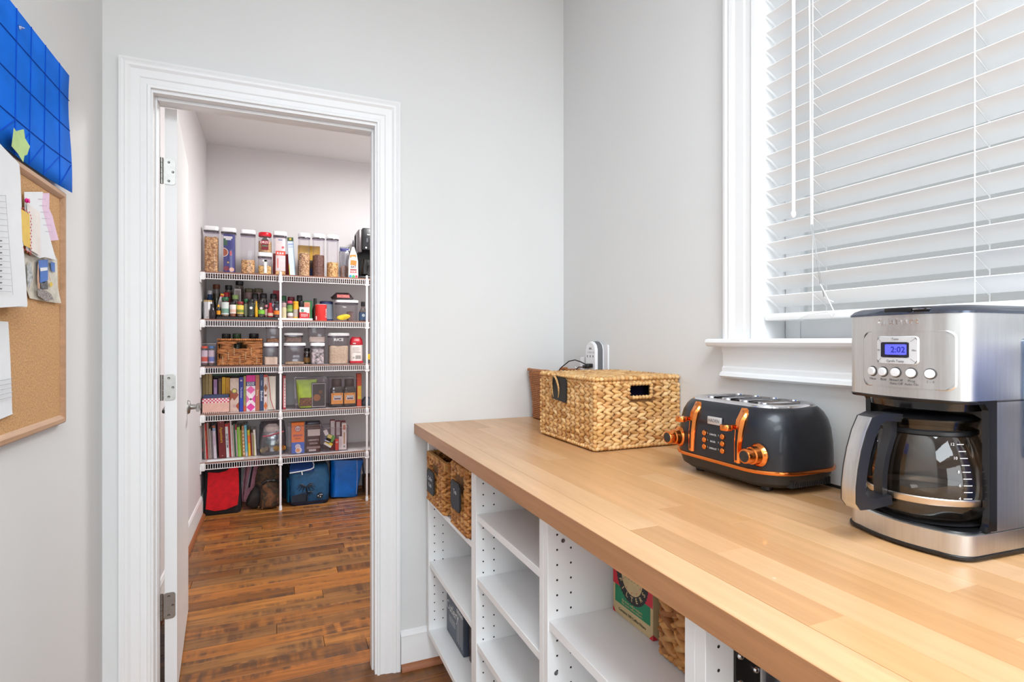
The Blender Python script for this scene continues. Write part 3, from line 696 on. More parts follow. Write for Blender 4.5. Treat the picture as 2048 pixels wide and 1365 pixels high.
for dy, dz, lb in ((-.010, -.002, 'upper'), (.014, -.008, 'lower')):
    pl = thing('charger_plug', 'black charger plug %s of the pair in the surge protector' % lb, 'plug', (XR - .043, 1.782 + dy, 1.146 + dz), group='black plugs in the surge protector')
    b = MB(); b.box(-.020, 0, -.011, .011, -.011 if lb == 'upper' else -.009, .004, BLACK, .003); b.obj('plug_body', pl)
    b = MB()
    if lb == 'upper': pts = [(-.02, .004, 0), (-.03, .03, .010), (-.036, .06, .016), (-.04, .10, .010), (-.038, .16, -.014), (-.034, .20, -.034), (-.03, .17, -.047), (-.01, .14, -.055)]
    else: pts = [(-.02, 0, -.004), (-.030, .016, -.004), (-.034, .03, -.012), (-.034, .036, -.030), (-.034, .034, -.060), (-.03, .03, -.10)]
    b.tube(pts, .0022, BLACK if lb == 'upper' else M('brown_black_cable', (70, 40, 34), .5), 6); b.obj('cable', pl)
t = thing('phone_charger', 'small white charger block low on the wall behind the lidded basket', 'charger', (XR, 1.866, 1.135))
b = MB(); b.box(-.03, -.0005, -.016, .016, -.03, .035, WPLA, .005); b.obj('charger_body', t)
b = MB(); b.tube([(-.03, 0, .0), (-.045, .01, -.01), (-.047, .02, -.004), (-.04, .016, -.03)], .0022, WPLA, 6); b.obj('cable', t)

# ------------------------------------------------------------------ toaster
TB = M('matt_navy_black_enamel', (38, 40, 46), .36, metal=.35, var=.05, coat=.15)
TD = M('toaster_black_plastic', (38, 37, 38), .45)
t = thing('toaster', 'black four slice toaster with copper levers, knobs and trim line', 'toaster', (1.0025, .952, WT + .0005))
hx, hy = .1125, .164
def tp(z, i, r=.078): return [(x, y, z) for x, y in rrect(hx - i, hy - i, max(.02, r - i * .6), 9)]
b = MB(); b.loft([tp(.010, .030), tp(.012, .024), tp(.022, .010), tp(.042, .004)], TD); b.obj('base', t, sharp=30)
b = MB(); b.loft([tp(.042, .002), tp(.043, -.0012), tp(.0465, -.002), tp(.050, -.0012), tp(.051, .003)], COPPER); b.obj('trim_line', t, sharp=50)
b = MB(); b.loft([tp(.050, .002), tp(.070, .002), tp(.100, .003), tp(.128, .006), tp(.148, .011), tp(.162, .018), tp(.170, .025), tp(.174, .031)], TB); b.obj('body', t, sharp=60)
b = MB(); b.loft([tp(.1735, .030), tp(.1765, .031), tp(.179, .035), tp(.1795, .044), tp(.1765, .050), tp(.176, .052)], CHROME)
topp = b.obj('top_plate', t, sharp=40)
for k in range(4):
    yy = -.078 + k * .052
    b = MB(); P = rrect(.056, .013, .012, 4)
    b.loft([[(x, y + yy, .1762) for x, y in P], [(x * 1.0, y + yy, .1812) for x, y in P], [(x * .95, y * .80 + yy, .1816) for x, y in P], [(x * .93, y * .72 + yy, .1770) for x, y in P]], CHROME, caps=False)
    so = b.obj('bread_slot', topp)
    b = MB(); b.prism([(x * .93, y * .72 + yy) for x, y in P], .1764, .1772, RECESS_SHADE); b.obj('slot_shade', so)  # dark plate in place of the slot's shaded depth
    b = MB(); b.box(-.045, .045, yy - .0008, yy + .0008, .1774, .1795, NICKEL); b.obj('bread_wire', so)
for sx, sy in ((-1, -1), (1, -1), (-1, 1), (1, 1)):
    b = MB(); b.lathe([(.010, 0), (.012, .002), (.012, .012), (.010, .014)], (sx * .058, sy * .098, 0), BLACK, 14); b.obj('foot', t)
b = MB()
for k in range(17):
    a = -.055 + k * .0068
    b.box(a, a + .0036, -hy + .0085, -hy + .030, .016, .030, RECESS_SHADE)  # solid blocks coloured as the shade inside the vents
stuff(b.obj('vent_slots', t, smooth=False))
for sy in (1, -1):
    y0 = sy * .070
    b = MB()
    prof = [(.056, .0080), (.075, .0088), (.10, .0105), (.125, .0135), (.145, .0160), (.158, .0155), (.166, .0110), (.170, .004)]
    rg = []
    for z, w in prof:
        xo = -hx + (.0035 if z < .11 else .0035 + (z - .11) * .16 if z < .148 else .0115 + (z - .148) * .62)
        rg.append([(xo - .004, y0 + .0078, z), (xo - .0050, y0 + .0065, z), (xo - .0050, y0 - .0020, z), (xo - .0085, y0 - w * .5, z), (xo - .004, y0 - w * 1.0, z), (xo + .012, y0 - w, z), (xo + .012, y0 + .0078, z)])
    b.loft(rg, COPPER); lv = b.obj('lever_track', t, sharp=50)
    b = MB(); sl = []
    for z in (.0610, .10, .125, .150):
        xo = -hx + (.0035 if z < .11 else .0035 + (z - .11) * .16 if z < .148 else .0115 + (z - .148) * .62)
        sl.append([(xo - .0052, y0 - .0010, z), (xo - .0052, y0 + .0040, z), (xo + .010, y0 + .0040, z), (xo + .010, y0 - .0010, z)])
    b.loft(sl, RECESS_SHADE); b.obj('lever_slot', lv)  # solid bar coloured as the shade inside the lever slot
    b = MB(); b.lathe([(.0115, -.006), (.0125, -.004), (.0125, .004), (.0115, .006)], (-hx - .024, y0 + .006, .131), COPPER, 20, ell=(1.0, 1.0)); b.box(-hx - .022, -hx, y0 + .001, y0 + .010, .126, .136, COPPER, .001); b.obj('lever', lv)
    ky = sy * .1185; kx = -hx + (.010 if True else 0)
    b = MB(); b.lathe([(.0235, 0), (.0240, -.003), (.0215, -.007), (.0185, -.010), (.0175, -.022), (.0150, -.024), (.0150, -.038), (.0138, -.0405), (.0118, -.0405)], (kx, ky, .081), COPPER, 28, 'x', caps=True); kb = b.obj('browning_knob', t, sharp=30)
    b = MB(); b.lathe([(.0118, -.0403), (.0115, -.0412), (.001, -.0414)], (kx, ky, .081), M('knob_face_black', (40, 38, 38), .35, var=.3, scale=300), 20, 'x'); b.obj('knob_face', kb)
for sy in (1, -1):
    for z in (.104, .0885, .073):
        b = MB(); b.lathe([(.0062, .004), (.0062, -.0022), (.005, -.0034), (.001, -.0036)], (-hx + .002, sy * .0275, z), COPPER, 16, 'x'); b.obj('button', t)
b = MB(); fr = FR((-hx + .0008, 0, 0), (0, -1, 0), (0, 0, 1))
for z, w in ((.104, 'CANCEL'), (.0885, 'BAGEL'), (.073, 'DEFROST')):
    b.text(w, .0055, PW, fr @ Matrix.Translation((0, z, .0006)), .0001)
    for sx in (-1, 1): b.text('1' if sx < 0 else '2', .005, PW, fr @ Matrix.Translation((sx * .0165, z + .001, .0006)), .0001)
b.obj('button_print', t, smooth=False)
b = MB(); b.box(-hx + .001, -hx + .006, -.022, .018, .1265, .1435, M('badge_silver', (214, 212, 212), .4, metal=.5), .0008, mat=None); bd_ = b.obj('badge', t)
b = MB(); bf = FR((-hx + .0008, -.002, .135), (0, -1, 0), (0, 0, 1)); b.text('HADEN', .0105, M('badge_grey', (120, 116, 116), .4), bf @ Matrix.Translation((0, 0, .0001)), .0002, sx=.95); b.obj('badge_lettering', bd_, smooth=False)
b = MB(); b.tube([(.070, -.10, .012), (.080, -.125, .006), (.086, -.16, .0042), (.097, -.20, .0042), (.106, -.24, .0042), (.111, -.30, .0042), (.1115, -.60, .0042)], .0035, BLACK, 8); b.obj('power_cord', t)

# ------------------------------------------------------------------ coffee maker
t = thing('coffee_maker', 'stainless steel drip coffee maker with glass carafe and blue display', 'coffee maker', (.985, .547, WT + .0005), rz=R(-4))
def cm(z, i=0., x1=.112, x0=None):
    """plan outline: bowed front at -x, rounded corners, flat sides and back"""
    pts = []; cor, hy_ = .032, .0935 - i
    pts += [(x1 - i, -hy_), (x1 - i, hy_)]
    for k in range(7):
        a = R(90 + k * 15); pts.append((-.100 + i + cor + (cor) * math.cos(a), hy_ - cor + cor * math.sin(a)))
    for k in range(1, 12):
        q = 1 - 2 * k / 12.; pts.append((-.100 + i - .011 * (1 - q * q), q * (hy_ - cor)))
    for k in range(7):
        a = R(180 + k * 15); pts.append((-.100 + i + cor + cor * math.cos(a), -hy_ + cor + cor * math.sin(a)))
    if x0 is not None: pts = [(max(x, x0), y) for x, y in pts]
    return [(x, y, z) for x, y in pts]
b = MB(); b.loft([cm(.001, .006), cm(.003, -.002), cm(.007, -.002), cm(.008, .001)], BLACK); b.obj('foot_ring', t)
b = MB(); b.loft([cm(.008), cm(.0365), cm(.038, .002), cm(.038, .006)], STEEL); base_ = b.obj('base', t, sharp=35)
b = MB(); b.loft([cm(.0378, .004), cm(.0400, .005), cm(.0405, .009), cm(.0385, .012)], BLACK); b.obj('base_rim', base_)
b = MB(); b.lathe([(.066, .0385), (.070, .041), (.066, .0425), (.001, .0425)], (-.034, -.004, 0), M('warming_plate', (30, 30, 32), .3), 32); b.obj('warming_plate', base_)
xc, hw_ = -.040, .0935                             # rear column, hollowed for the carafe
arc = [(xc + .012 + .075 * math.sin(R(a)), -.086 * math.cos(R(a))) for a in range(0, 181, 12)]
pl = [(.112, -hw_), (.112, hw_), (xc, hw_), (xc, .086)] + arc[::-1] + [(xc, -.086), (xc, -hw_)]
b = MB(); b.loft([[(x, y, z) for x, y in pl] for z in (.038, .2265)], STEEL, caps=False); b.obj('rear_column', t, sharp=35)
BG = M('black_gloss', (20, 20, 22), .15, coat=.3)
b = MB(); b.loft([[(x - .0006, y, z) for x, y in arc] for z in (.042, .2262)], M('bay_steel', (176, 174, 172), .3, metal=1), close=False); b.obj('bay_back', t, sharp=60)
for sy in (1, -1):
    b = MB(); o = [(xc - .012, .0395), (xc + .012, .0395), (xc + .012, .2268), (xc - .030, .2268), (xc - .014, .222), (xc - .006, .213), (xc - .004, .06), (xc - .007, .047)]
    b.prism(o, sy * .0940, sy * .0850, BG, 'xz'); b.obj('bay_edge', t, sharp=30)
b = MB(); b.loft([cm(.2262, .018, x1=.02), cm(.209, .020, x1=.02)], M('black_gloss', (20, 20, 22), .15)); b.lathe([(.045, .210), (.040, .2055), (.03, .204)], (-.034, 0, 0), BLACK, 24); b.obj('filter_housing', t, sharp=35)
b = MB(); b.loft([cm(.2245, .003), cm(.222, .001), cm(.2255, -.0005), cm(.229, .002)], BLACK); hb = b.obj('head_edge', t)
b = MB(); b.loft([cm(.227), cm(.3525), cm(.353, .001)], STEEL); head = b.obj('head', t, sharp=35)
LIDM = M('dark_steel_lid', (96, 102, 116), .25, metal=.9, var=.04)
b = MB(); b.loft([cm(.3525, -.0015), cm(.3555, -.0015), cm(.361, .003), cm(.3645, .010), cm(.3655, .03)], LIDM); ld = b.obj('lid', t, sharp=40)
b = MB(); b.box(-.1115, -.09, -.030, .012, .3565, .3635, BLACK, .002); b.box(-.112, -.09, -.052, -.031, .3575, .3625, CHROME, .002); b.obj('lid_grip', ld)
def fx(y):                                          # x of the bowed front at y
    q = y / .0615
    return -.100 - .011 * (1 - q * q) if abs(q) <= 1 else -.100 + .032 - math.sqrt(max(0, .032 ** 2 - (abs(y) - .0615) ** 2))
def fpt(y, z, d=0.):
    """a point on the bowed front, d proud of it"""
    e_ = .001; nx, ny = (fx(y + e_) - fx(y - e_)) / (2 * e_), -1.0
    l = math.hypot(1, nx); return Vector((fx(y) - d / l, y + d * nx / l, z))
def ffr(y, z, d=0.):
    e_ = .002; tv = Vector((fx(y - e_) - fx(y + e_), -2 * e_, 0)); return FR(fpt(y, z, d), tv, (0, 0, 1))
def curved(b, poly, d0, d1, m, inset=0.):
    c = [sum(p[0] for p in poly) / len(poly), sum(p[1] for p in poly) / len(poly)]
    ins = [(c[0] + (y - c[0]) * (1 - inset), c[1] + (z - c[1]) * (1 - inset)) for y, z in poly]
    b.loft([[tuple(fpt(y, z, d0)) for y, z in poly], [tuple(fpt(y, z, d1 * .6)) for y, z in poly], [tuple(fpt(y, z, d1)) for y, z in ins]], m, caps=False)
    ys = sorted(ins, key=lambda p: p[0]); n = 14; y0, y1 = ys[0][0], ys[-1][0]
    def zr(yq):
        zz = []
        for (a, c2) in zip(ins, ins[1:] + ins[:1]):
            if min(a[0], c2[0]) - 1e-9 <= yq <= max(a[0], c2[0]) + 1e-9:
                f = 0 if abs(c2[0] - a[0]) < 1e-9 else (yq - a[0]) / (c2[0] - a[0]); zz.append(a[1] + (c2[1] - a[1]) * f)
                if abs(c2[0] - a[0]) < 1e-9: zz.append(c2[1])
        return min(zz), max(zz)
    i = b.mi(m); prev = None
    for k in range(n + 1):
        yq = y0 + (y1 - y0) * k / n; a, c2 = zr(yq); cur = (b.bm.verts.new(fpt(yq, a, d1)), b.bm.verts.new(fpt(yq, c2, d1)))
        if prev: b.bm.faces.new((prev[0], cur[0], cur[1], prev[1])).material_index = i
        prev = cur
def rr_(cy, cz, hw, hh, r, n=4): return [(cy + a, cz + c) for a, c in rrect(hw, hh, r, n)]
b = MB(); curved(b, rr_(-.0155, .284, .0665, .0435, .010), -.001, .0022, STEEL, .03); cp = b.obj('control_panel', t, sharp=30)
SILV = M('silver_plastic', (216, 216, 218), .35, metal=.3)
b = MB(); curved(b, rr_(-.0095, .2985, .0305, .0215, .006), .001, .0052, SILV, .05); bz = b.obj('display_bezel', t, sharp=30)
b = MB(); curved(b, rr_(-.0075, .299, .0205, .0118, .0015), .002, .0056, M('display_black', (28, 26, 40), .2), .0); dp = b.obj('display', t)
LCD = M('blue_lit_display', (88, 92, 246), .3, emit=.55, var=.02)
b = MB(); curved(b, rr_(-.0095, .2995, .0155, .0080, .0008), .003, .0060, LCD, .0); b.obj('lit_screen', dp)
b = MB()
b.text('2:02', .0125, M('lcd_ink', (34, 36, 120), .5), ffr(-.0135, .2990, .0063), .0001, bold=.0001); b.obj('clock_digits', dp, smooth=False)
b = MB(); GI = M('print_grey', (110, 110, 112), .5)
for w, y, z, s in (('Tone', -.009, .3155, .005), ('Hr', .0165, .2985, .004), ('Min', -.0345, .2985, .004), ('Carafe Temp', -.009, .2818, .005)): b.text(w, s, GI, ffr(y, z, .0055), .0001)
for sy, sz in ((1, 1), (-1, 1), (1, -1), (-1, -1)):
    pts = [fpt(-.0085 + sy * .0215, .2988 + sz * .0128, .0053), fpt(-.0095 + sy * .0285, .2985 + sz * .0195, .0053)]; b.tube(pts, .0003, GI, 4)
b.obj('bezel_print', bz, smooth=False)
BTN = M('button_pearl', (226, 226, 228), .35, var=.01)
for k, y in enumerate((.0305, .0115, -.0085, -.0300, -.0530)):
    fr = ffr(y, .2645, .0012); b = MB(); b.lathe([(.0082, 0), (.0082, .0016), (.0068, .0020), (.0062, .001)], (0, 0, 0), M('button_ring', (92, 88, 86), .35, metal=.6), 22, mat=fr); bt = b.obj('button_ring', t)
    b = MB(); b.lathe([(.0066, 0), (.0066, .0040), (.0056, .0050), (.001, .0052)], (-.0005, 0, 0), BTN, 22, mat=fr); b.obj('button', bt)
b = MB()
for y, ws in ((.0305, ('Clean',)), (.0115, ('Bold',)), (-.0085, ('Brew/Off', 'Auto Off')), (-.0300, ('Prog', 'Auto On')), (-.0530, ('1 - 4',))):
    for i, w in enumerate(ws): b.text(w, .0052, GI, ffr(y, .2525 - i * .0052, .0026), .0001)
b.obj('button_print', t, smooth=False)
b = MB(); CH2 = M('embossed_steel', (216, 212, 212), .22, metal=1)
wd = 'Cuisinart'; xs = [.0, .0085, .0160, .0200, .0262, .0305, .0385, .0465, .0535]
for i, chh in enumerate(wd): b.text(chh, .0135, CH2, ffr(.0195 - xs[i] * 1.04, .3425, .0004), .0008, bold=.0003)
b.obj('brand_lettering', t, smooth=False)
b = MB(); b.prism(rrect(.02, .088, .006), -.0952, -.0930, clear('blue_tint_window', (196, 214, 236), .15, .1, .4), 'xz', mat=Matrix.Translation((.048, 0, .228))); wg = b.obj('water_window', t)
b = MB()
for k in range(7): b.box(.032, .042, -.0957, -.0952, .17 + k * .02, .1715 + k * .02, M('gauge_blue', (50, 80, 130), .5))
b.obj('water_marks', wg, smooth=False)
# carafe (it lifts out: a thing of its own)
cx, cy = .948, .547
t = thing('glass_carafe', 'smoky glass carafe with steel and black handle in the coffee maker', 'carafe', (cx, cy, WT + .0445), rz=R(-12))
gp = [(.054, 0), (.066, .002), (.0725, .010), (.0780, .025), (.0805, .045), (.0798, .065), (.0755, .088), (.0690, .108), (.0635, .122), (.0605, .128)]
b = MB(); b.lathe(gp, (0, 0, 0), SMOKE, 48); b.obj('glass_bowl', t, sharp=60)
b = MB(); b.lathe([(.0790, .0275), (.0802, .0290), (.0815, .0370), (.0806, .0385)], (0, 0, 0), M('steel_band', (214, 204, 194), .3, metal=1), 48, caps=False); b.obj('steel_band', t)
b = MB(); b.lathe([(.0607, .126), (.0640, .128), (.0640, .133), (.0610, .135)], (0, 0, 0), BLACK, 40, caps=False); b.obj('collar_band', t)
b = MB(); b.lathe([(.0610, .134), (.0635, .142), (.0665, .150), (.0655, .151)], (0, 0, 0), SMOKE, 40, caps=False); b.obj('spout_rim', t)
b = MB(); b.lathe([(.065, .148), (.065, .151), (.058, .1555), (.012, .157), (.001, .157)], (0, 0, 0), BLACK, 40); b.obj('carafe_lid', t)
# handle in the -x direction
outl = [(.060, .156), (.098, .158), (.114, .152), (.125, .130), (.134, .102), (.140, .074), (.1435, .046), (.1435, .022), (.136, .012), (.110, .013), (.079, .018)]
inl = [(.064, .144), (.090, .146), (.101, .140), (.110, .122), (.118, .099), (.1235, .074), (.127, .052), (.127, .036), (.121, .029), (.104, .029), (.0815, .032)]
b = MB(); hw = .0155
b.loft([[(-a[0], -hw, a[1]), (-a[0] - .0, -hw * .6, a[1]), (-a[0], hw * .6, a[1]), (-a[0], hw, a[1]), (-c[0], hw, c[1]), (-c[0], -hw, c[1])] for a, c in zip(outl, inl)], M('handle_black', (30, 30, 34), .3)); hd = b.obj('handle', t, sharp=40)
b = MB(); b.loft([[(-r - .001, -.008, z), (-r - .001, .008, z), (-r - .010, .008, z), (-r - .010, -.008, z)] for r, z in ((.0795, .022), (.0808, .045), (.0798, .065), (.0755, .088), (.0690, .108), (.0635, .122), (.0625, .146))], M('handle_black', (30, 30, 34), .3)); b.obj('handle_root', hd)
ol = outl[2:9]
b = MB(); rg = []
for (x, z), (x2, z2) in zip(ol, ol[1:] + [(ol[-1][0] - .004, ol[-1][1] - .006)]):
    rg.append([(-x + .001, -.0150, z), (-x - .0022, -.0095, z), (-x - .0010, -.0048, z), (-x - .0028, 0, z), (-x - .0010, .0048, z), (-x - .0022, .0095, z), (-x + .001, .0150, z), (-x + .004, .0150, z), (-x + .004, -.0150, z)])
b.loft(rg, STEEL); b.obj('steel_grip', hd, sharp=50)
b = MB()
for k in range(9):
    z = .040 + k * .0095; rz_ = next((gp[i][0] + (gp[i + 1][0] - gp[i][0]) * (z - gp[i][1]) / (gp[i + 1][1] - gp[i][1])) for i in range(len(gp) - 1) if gp[i][1] <= z <= gp[i + 1][1]) + .0006
    a = R(180 + 12 + 62)
    for q in range(4):
        a1 = a + R(q * 2.2); a2 = a1 + R(2.2)
        b.faces([(rz_ * math.cos(a1), rz_ * math.sin(a1), z), (rz_ * math.cos(a2), rz_ * math.sin(a2), z), (rz_ * math.cos(a2), rz_ * math.sin(a2), z + .0011), (rz_ * math.cos(a1), rz_ * math.sin(a1), z + .0011)], [(0, 1, 2, 3)], PW)
    if k % 2 == 0:
        a3 = a - R(2.5); b.text(str(4 + k), .006, PW, FR((rz_ * math.cos(a3) , rz_ * math.sin(a3), z + .0005), (-math.sin(a3), math.cos(a3), 0), (0, 0, 1)), .0001, 'RIGHT')
b.obj('cup_marks', t, smooth=False)

# ------------------------------------------------------------------ cork board, blue chart and papers on the left wall
wx = XL
def wp(u, v, d=.0): # a point of the left wall plane, d proud of it
    x = wx + d; y = Y(u, x); return Vector((x, y, Z(v, x, y)))
def sheet(name, label, cat, pts, d, m, curl=.0, parent=None, n=6):
    """a thin sheet on the wall: outline in (y, z), slightly curled towards its outer edges"""
    cyv = sum(p[0] for p in pts) / len(pts); czv = sum(p[1] for p in pts) / len(pts)
    b = MB()
    wmax = max(abs(p[0] - cyv) for p in pts) or 1
    def off(y, z): return d + curl * ((y - cyv) / wmax) ** 2 * (1 if y > cyv else .2)
    ring = []
    for (a, c) in zip(pts, pts[1:] + pts[:1]):
        for k in range(n): ring.append((a[0] + (c[0] - a[0]) * k / n, a[1] + (c[1] - a[1]) * k / n))
    top = [b.bm.verts.new((wx + off(y, z), y, z)) for y, z in ring]; bot = [b.bm.verts.new((wx + off(y, z) - .0003, y, z)) for y, z in ring]
    i = b.mi(m); c0 = b.bm.verts.new((wx + d, cyv, czv)); c1 = b.bm.verts.new((wx + d - .0003, cyv, czv)); N_ = len(ring)
    for k in range(N_):
        q = (k + 1) % N_
        for f in ((top[k], top[q], c0), (bot[q], bot[k], c1), (top[k], bot[k], bot[q], top[q])): b.bm.faces.new(f).material_index = i
    o = b.obj(name, parent, sharp=70)
    if label: tag(o, label, cat)
    return o
CORK = M('cork', (212, 164, 112), .9, var=.16, scale=260, bump=.5)
FRW = grain('oak_frame_wood', [(186, 144, 110), (198, 156, 122)], 1, .45, dark=.8)
cy0, cy1, cz0, cz1 = .80, 1.700, 1.029, 1.601
t = thing('cork_board', 'cork notice board with a light oak frame on the wall', 'notice board', (wx, 0, 0))
b = MB(); b.box(.0005, .008, cy0, cy1, cz0, cz1, CORK); b.obj('cork_panel', t)
def frame_bar(p0, p1, n_in):
    b = MB(); nv = Vector((0, n_in[0], n_in[1])); pr = [(0, .001), (0, .012), (.004, .016), (.012, .016), (.017, .013), (.021, .009), (.021, .001)]
    dv = Vector((0, p1[0] - p0[0], p1[1] - p0[1])).normalized()
    b.loft([[tuple(Vector((h, p[0], p[1])) + nv * w + dv * (w if p is p0 else -w)) for w, h in pr] for p in (p0, p1)], FRW); b.obj('frame_bar', t, sharp=30)
frame_bar((cy0, cz1), (cy1, cz1), (0, -1)); frame_bar((cy0, cz0), (cy1, cz0), (0, 1)); frame_bar((cy1, cz1), (cy1, cz0), (-1, 0)); frame_bar((cy0, cz0), (cy0, cz1), (1, 0))
BLUE = M('blue_painted_card', (10, 118, 240), .8, var=.07, scale=14, spec=.15)
INKB = M('dark_blue_marker', (8, 74, 186), .7, spec=.15)
b = MB(); n = 12
ch0, ch1, cb0, cb1 = .78, 1.703, 1.604, 1.897
def cx_(y, z): return wx + .019 + .004 * math.sin((y - .8) * 7) * (cb1 - z) / .3 + .006 * max(0, (y - 1.6)) / .1 * max(0, (1.8 - z)) / .2
i = b.mi(BLUE); g = [[b.bm.verts.new((cx_(ch0 + (ch1 - ch0) * p / 16, cb0 + (cb1 - cb0) * q / 8), ch0 + (ch1 - ch0) * p / 16 + .006 * math.sin(q * .8) * (p == 16), cb0 + (cb1 - cb0) * q / 8)) for q in range(9)] for p in range(17)]
for p in range(16):
    for q in range(8): b.bm.faces.new((g[p][q], g[p + 1][q], g[p + 1][q + 1], g[p][q + 1])).material_index = i
chart = b.obj('wall_chart', None, sharp=80); tag(chart, 'blue painted card chart ruled into squares hung above the cork board', 'chart')
sm = chart.modifiers.new('thick', 'SOLIDIFY'); sm.thickness = .0012
b = MB(); rows = [1.833, 1.758, 1.678]; cols = [LW(u, 200)[0] for u in (7, 38, 68, 97.5)] + [1.30, 1.21, 1.12, 1.03, .94, .86]
def ln(p, q, w=.0022):
    k = 8; pts = []
    for j in range(k + 1):
        y, z = p[0] + (q[0] - p[0]) * j / k, p[1] + (q[1] - p[1]) * j / k; pts.append((cx_(y, z) + .0018, y, z))
    b.tube(pts, w / 2, INKB, 4)
for z in rows: ln((ch0, z - .006), (ch1 - .002, z))
for y in cols: ln((y, cb0), (y, cb1))
cc = sorted(cols + [ch1])
for a, c in zip(cc, cc[1:]): ln((a + .002, cb0 + .004), (c - .002, 1.672))
b.obj('ruled_lines', chart, smooth=False)
# green star note on the chart
sp_ = [wp(u, v, .026) for u, v in ((22, 255), (27, 262), (42, 258), (44, 276), (51, 292), (47, 309), (43, 311), (41, 324), (31, 307), (17, 292), (20, 272))]
o = sheet('star_note', 'pale green star shaped sticky note on the blue chart', 'note', [(p.y, p.z) for p in sp_], .030, M('pale_green_paper', (196, 226, 152), .8), .004)
pn = wp(40, 55, .022)
b = MB(); b.lathe([(.004, 0), (.005, .004), (.003, .008), (.001, .012)], (wx + .018, pn.y, pn.z), clear('clear_pin', (235, 238, 240), .2, .1, .5), 12, 'x'); tag(b.obj('push_pin'), 'clear push pin holding the top of the blue chart', 'pin')
PAP = M('white_paper', (238, 240, 243), .8, var=.008); GL = M('printed_grey', (176, 178, 182), .8)
def poly(uvs, d): return [(p.y, p.z) for p in (wp(u, v, d) for u, v in uvs)]
o = sheet('photo_print', 'glossy photo print pinned low on the cork board beside the white sheets', 'photo', poly([(45, 505), (60, 512), (97, 480), (112, 520), (113, 575), (118, 607), (95, 604), (60, 597), (52, 575)], .012), .011, M('photo_ivory', (222, 216, 200), .3, var=.12, scale=40), .006)
b = MB()
def blob(uvs, m, d): q = [wp(u, v, d) for u, v in uvs]; c0 = sum((Vector(p) for p in q), Vector()) / len(q); b.faces([tuple(c0)] + [tuple(p) for p in q], [(0, i + 1, (i + 1) % len(q) + 1) for i in range(len(q))], m)
d = .0165
blob([(77, 521), (96, 519), (96, 560), (88, 566), (79, 566)], M('photo_blue', (28, 112, 206), .3), d); blob([(80, 536), (95, 535), (95, 541), (81, 543)], PAP, d + .0008)
blob([(76, 524), (80, 545), (80, 578), (76, 580), (74, 556)], M('photo_skin', (206, 160, 132), .3), d); blob([(96, 540), (99, 560), (102, 564), (98, 548)], M('photo_skin', (206, 160, 132), .3), d)
blob([(81, 566), (95, 562), (96, 579), (83, 579)], M('photo_charcoal', (84, 88, 94), .4, var=.5, scale=160), d); blob([(75, 578), (86, 578), (102, 588), (108, 600), (92, 602), (76, 592)], M('photo_checks', (150, 140, 136), .4, var=.9, scale=240), d)
blob([(101, 523), (110, 526), (110, 545), (103, 542)], M('photo_blue', (28, 112, 206), .3), d); blob([(99, 566), (104, 564), (106, 571), (101, 575)], M('photo_yellow', (232, 196, 44), .3), d)
blob([(54, 532), (62, 524), (66, 556), (58, 580), (54, 560)], M('photo_grey', (196, 200, 202), .4, var=.3, scale=120), d)
blob([(100, 495), (108, 505), (109, 522), (101, 516)], M('photo_grey', (150, 156, 160), .4), d)
b.obj('photo_image', o, smooth=False)
o = sheet('pink_note', 'pale pink lined note paper under the corner of a white note', 'note', poly([(70, 386), (93, 386), (92, 416), (99, 432), (109, 480), (90, 482)], .012), .0175, M('pink_paper', (238, 206, 230), .8), .004)
b = MB()
for k in range(6):
    b.tube([wp(76 + k * 2.4, 398 + k * 13, .0215), wp(91 + k * 3, 399 + k * 13, .0245)], .0004, M('note_rule', (196, 170, 200), .8), 4)
b.obj('ruled_lines', o, smooth=False)
o = sheet('white_note', 'white note pinned by the magenta pin next to the pink note', 'note', poly([(36, 383), (75, 383), (72, 408), (82, 448), (99, 520), (79, 514), (68, 516), (40, 500)], .012), .0215, PAP, .003)
pn = wp(59, 402, .03)
b = MB(); b.lathe([(.004, 0), (.0055, .002), (.0035, .004), (.005, .006), (.001, .007)], (wx + .0235, pn.y, pn.z), M('magenta_plastic', (232, 20, 140), .35), 14, 'x'); tag(b.obj('push_pin'), 'magenta push pin in the white note', 'pin')
o = sheet('recipe_card', 'yellow card with a red chequered border overlapping the white note', 'card', poly([(38, 405), (64, 424), (66, 512), (46, 500), (40, 470)], .012), .0250, M('card_white', (240, 232, 226), .7), .001)
b = MB(); blob([(40, 417), (59, 428), (61, 497), (48, 491), (42, 470)], M('card_yellow', (240, 200, 92), .7, var=.05), .0285)
RC = M('card_red', (200, 66, 62), .7)
for k in range(13):
    u0 = 60.2 + (k % 2) * 1.6; v0 = 429 + k * 6
    blob([(u0, v0), (u0 + 1.9, v0 + 1), (u0 + 1.9, v0 + 4.6), (u0, v0 + 3.6)], RC, .0288)
for k in range(7):
    u0 = 40 + k * 3; v0 = 410 + k * 2.1 + (k % 2) * 3; blob([(u0, v0), (u0 + 1.8, v0 + 1), (u0 + 1.8, v0 + 4.6), (u0, v0 + 3.2)], RC, .0288)
    v0 = 494 + k * 2.0 + (k % 2) * 3; blob([(46 + k * 2.6, v0 - 1), (47.6 + k * 2.6, v0), (47.6 + k * 2.6, v0 + 3.4), (46 + k * 2.6, v0 + 2.4)], RC, .0288)
b.obj('card_print', o, smooth=False)
o = sheet('lower_paper', 'white sheet hanging below the large stack of sheets on the cork board', 'paper', [(1.02, 1.27), (1.385, 1.27), (1.394, 1.195), (1.402, 1.09), (1.405, 1.086), (1.03, 1.06)], .012, PAP, .004)
b = MB()
for k in range(5): b.tube([(wx + .0155, 1.30, 1.12 + k * .009), (wx + .0165, 1.393, 1.122 + k * .009)], .0006, GL, 4)
b.obj('print_lines', o, smooth=False)
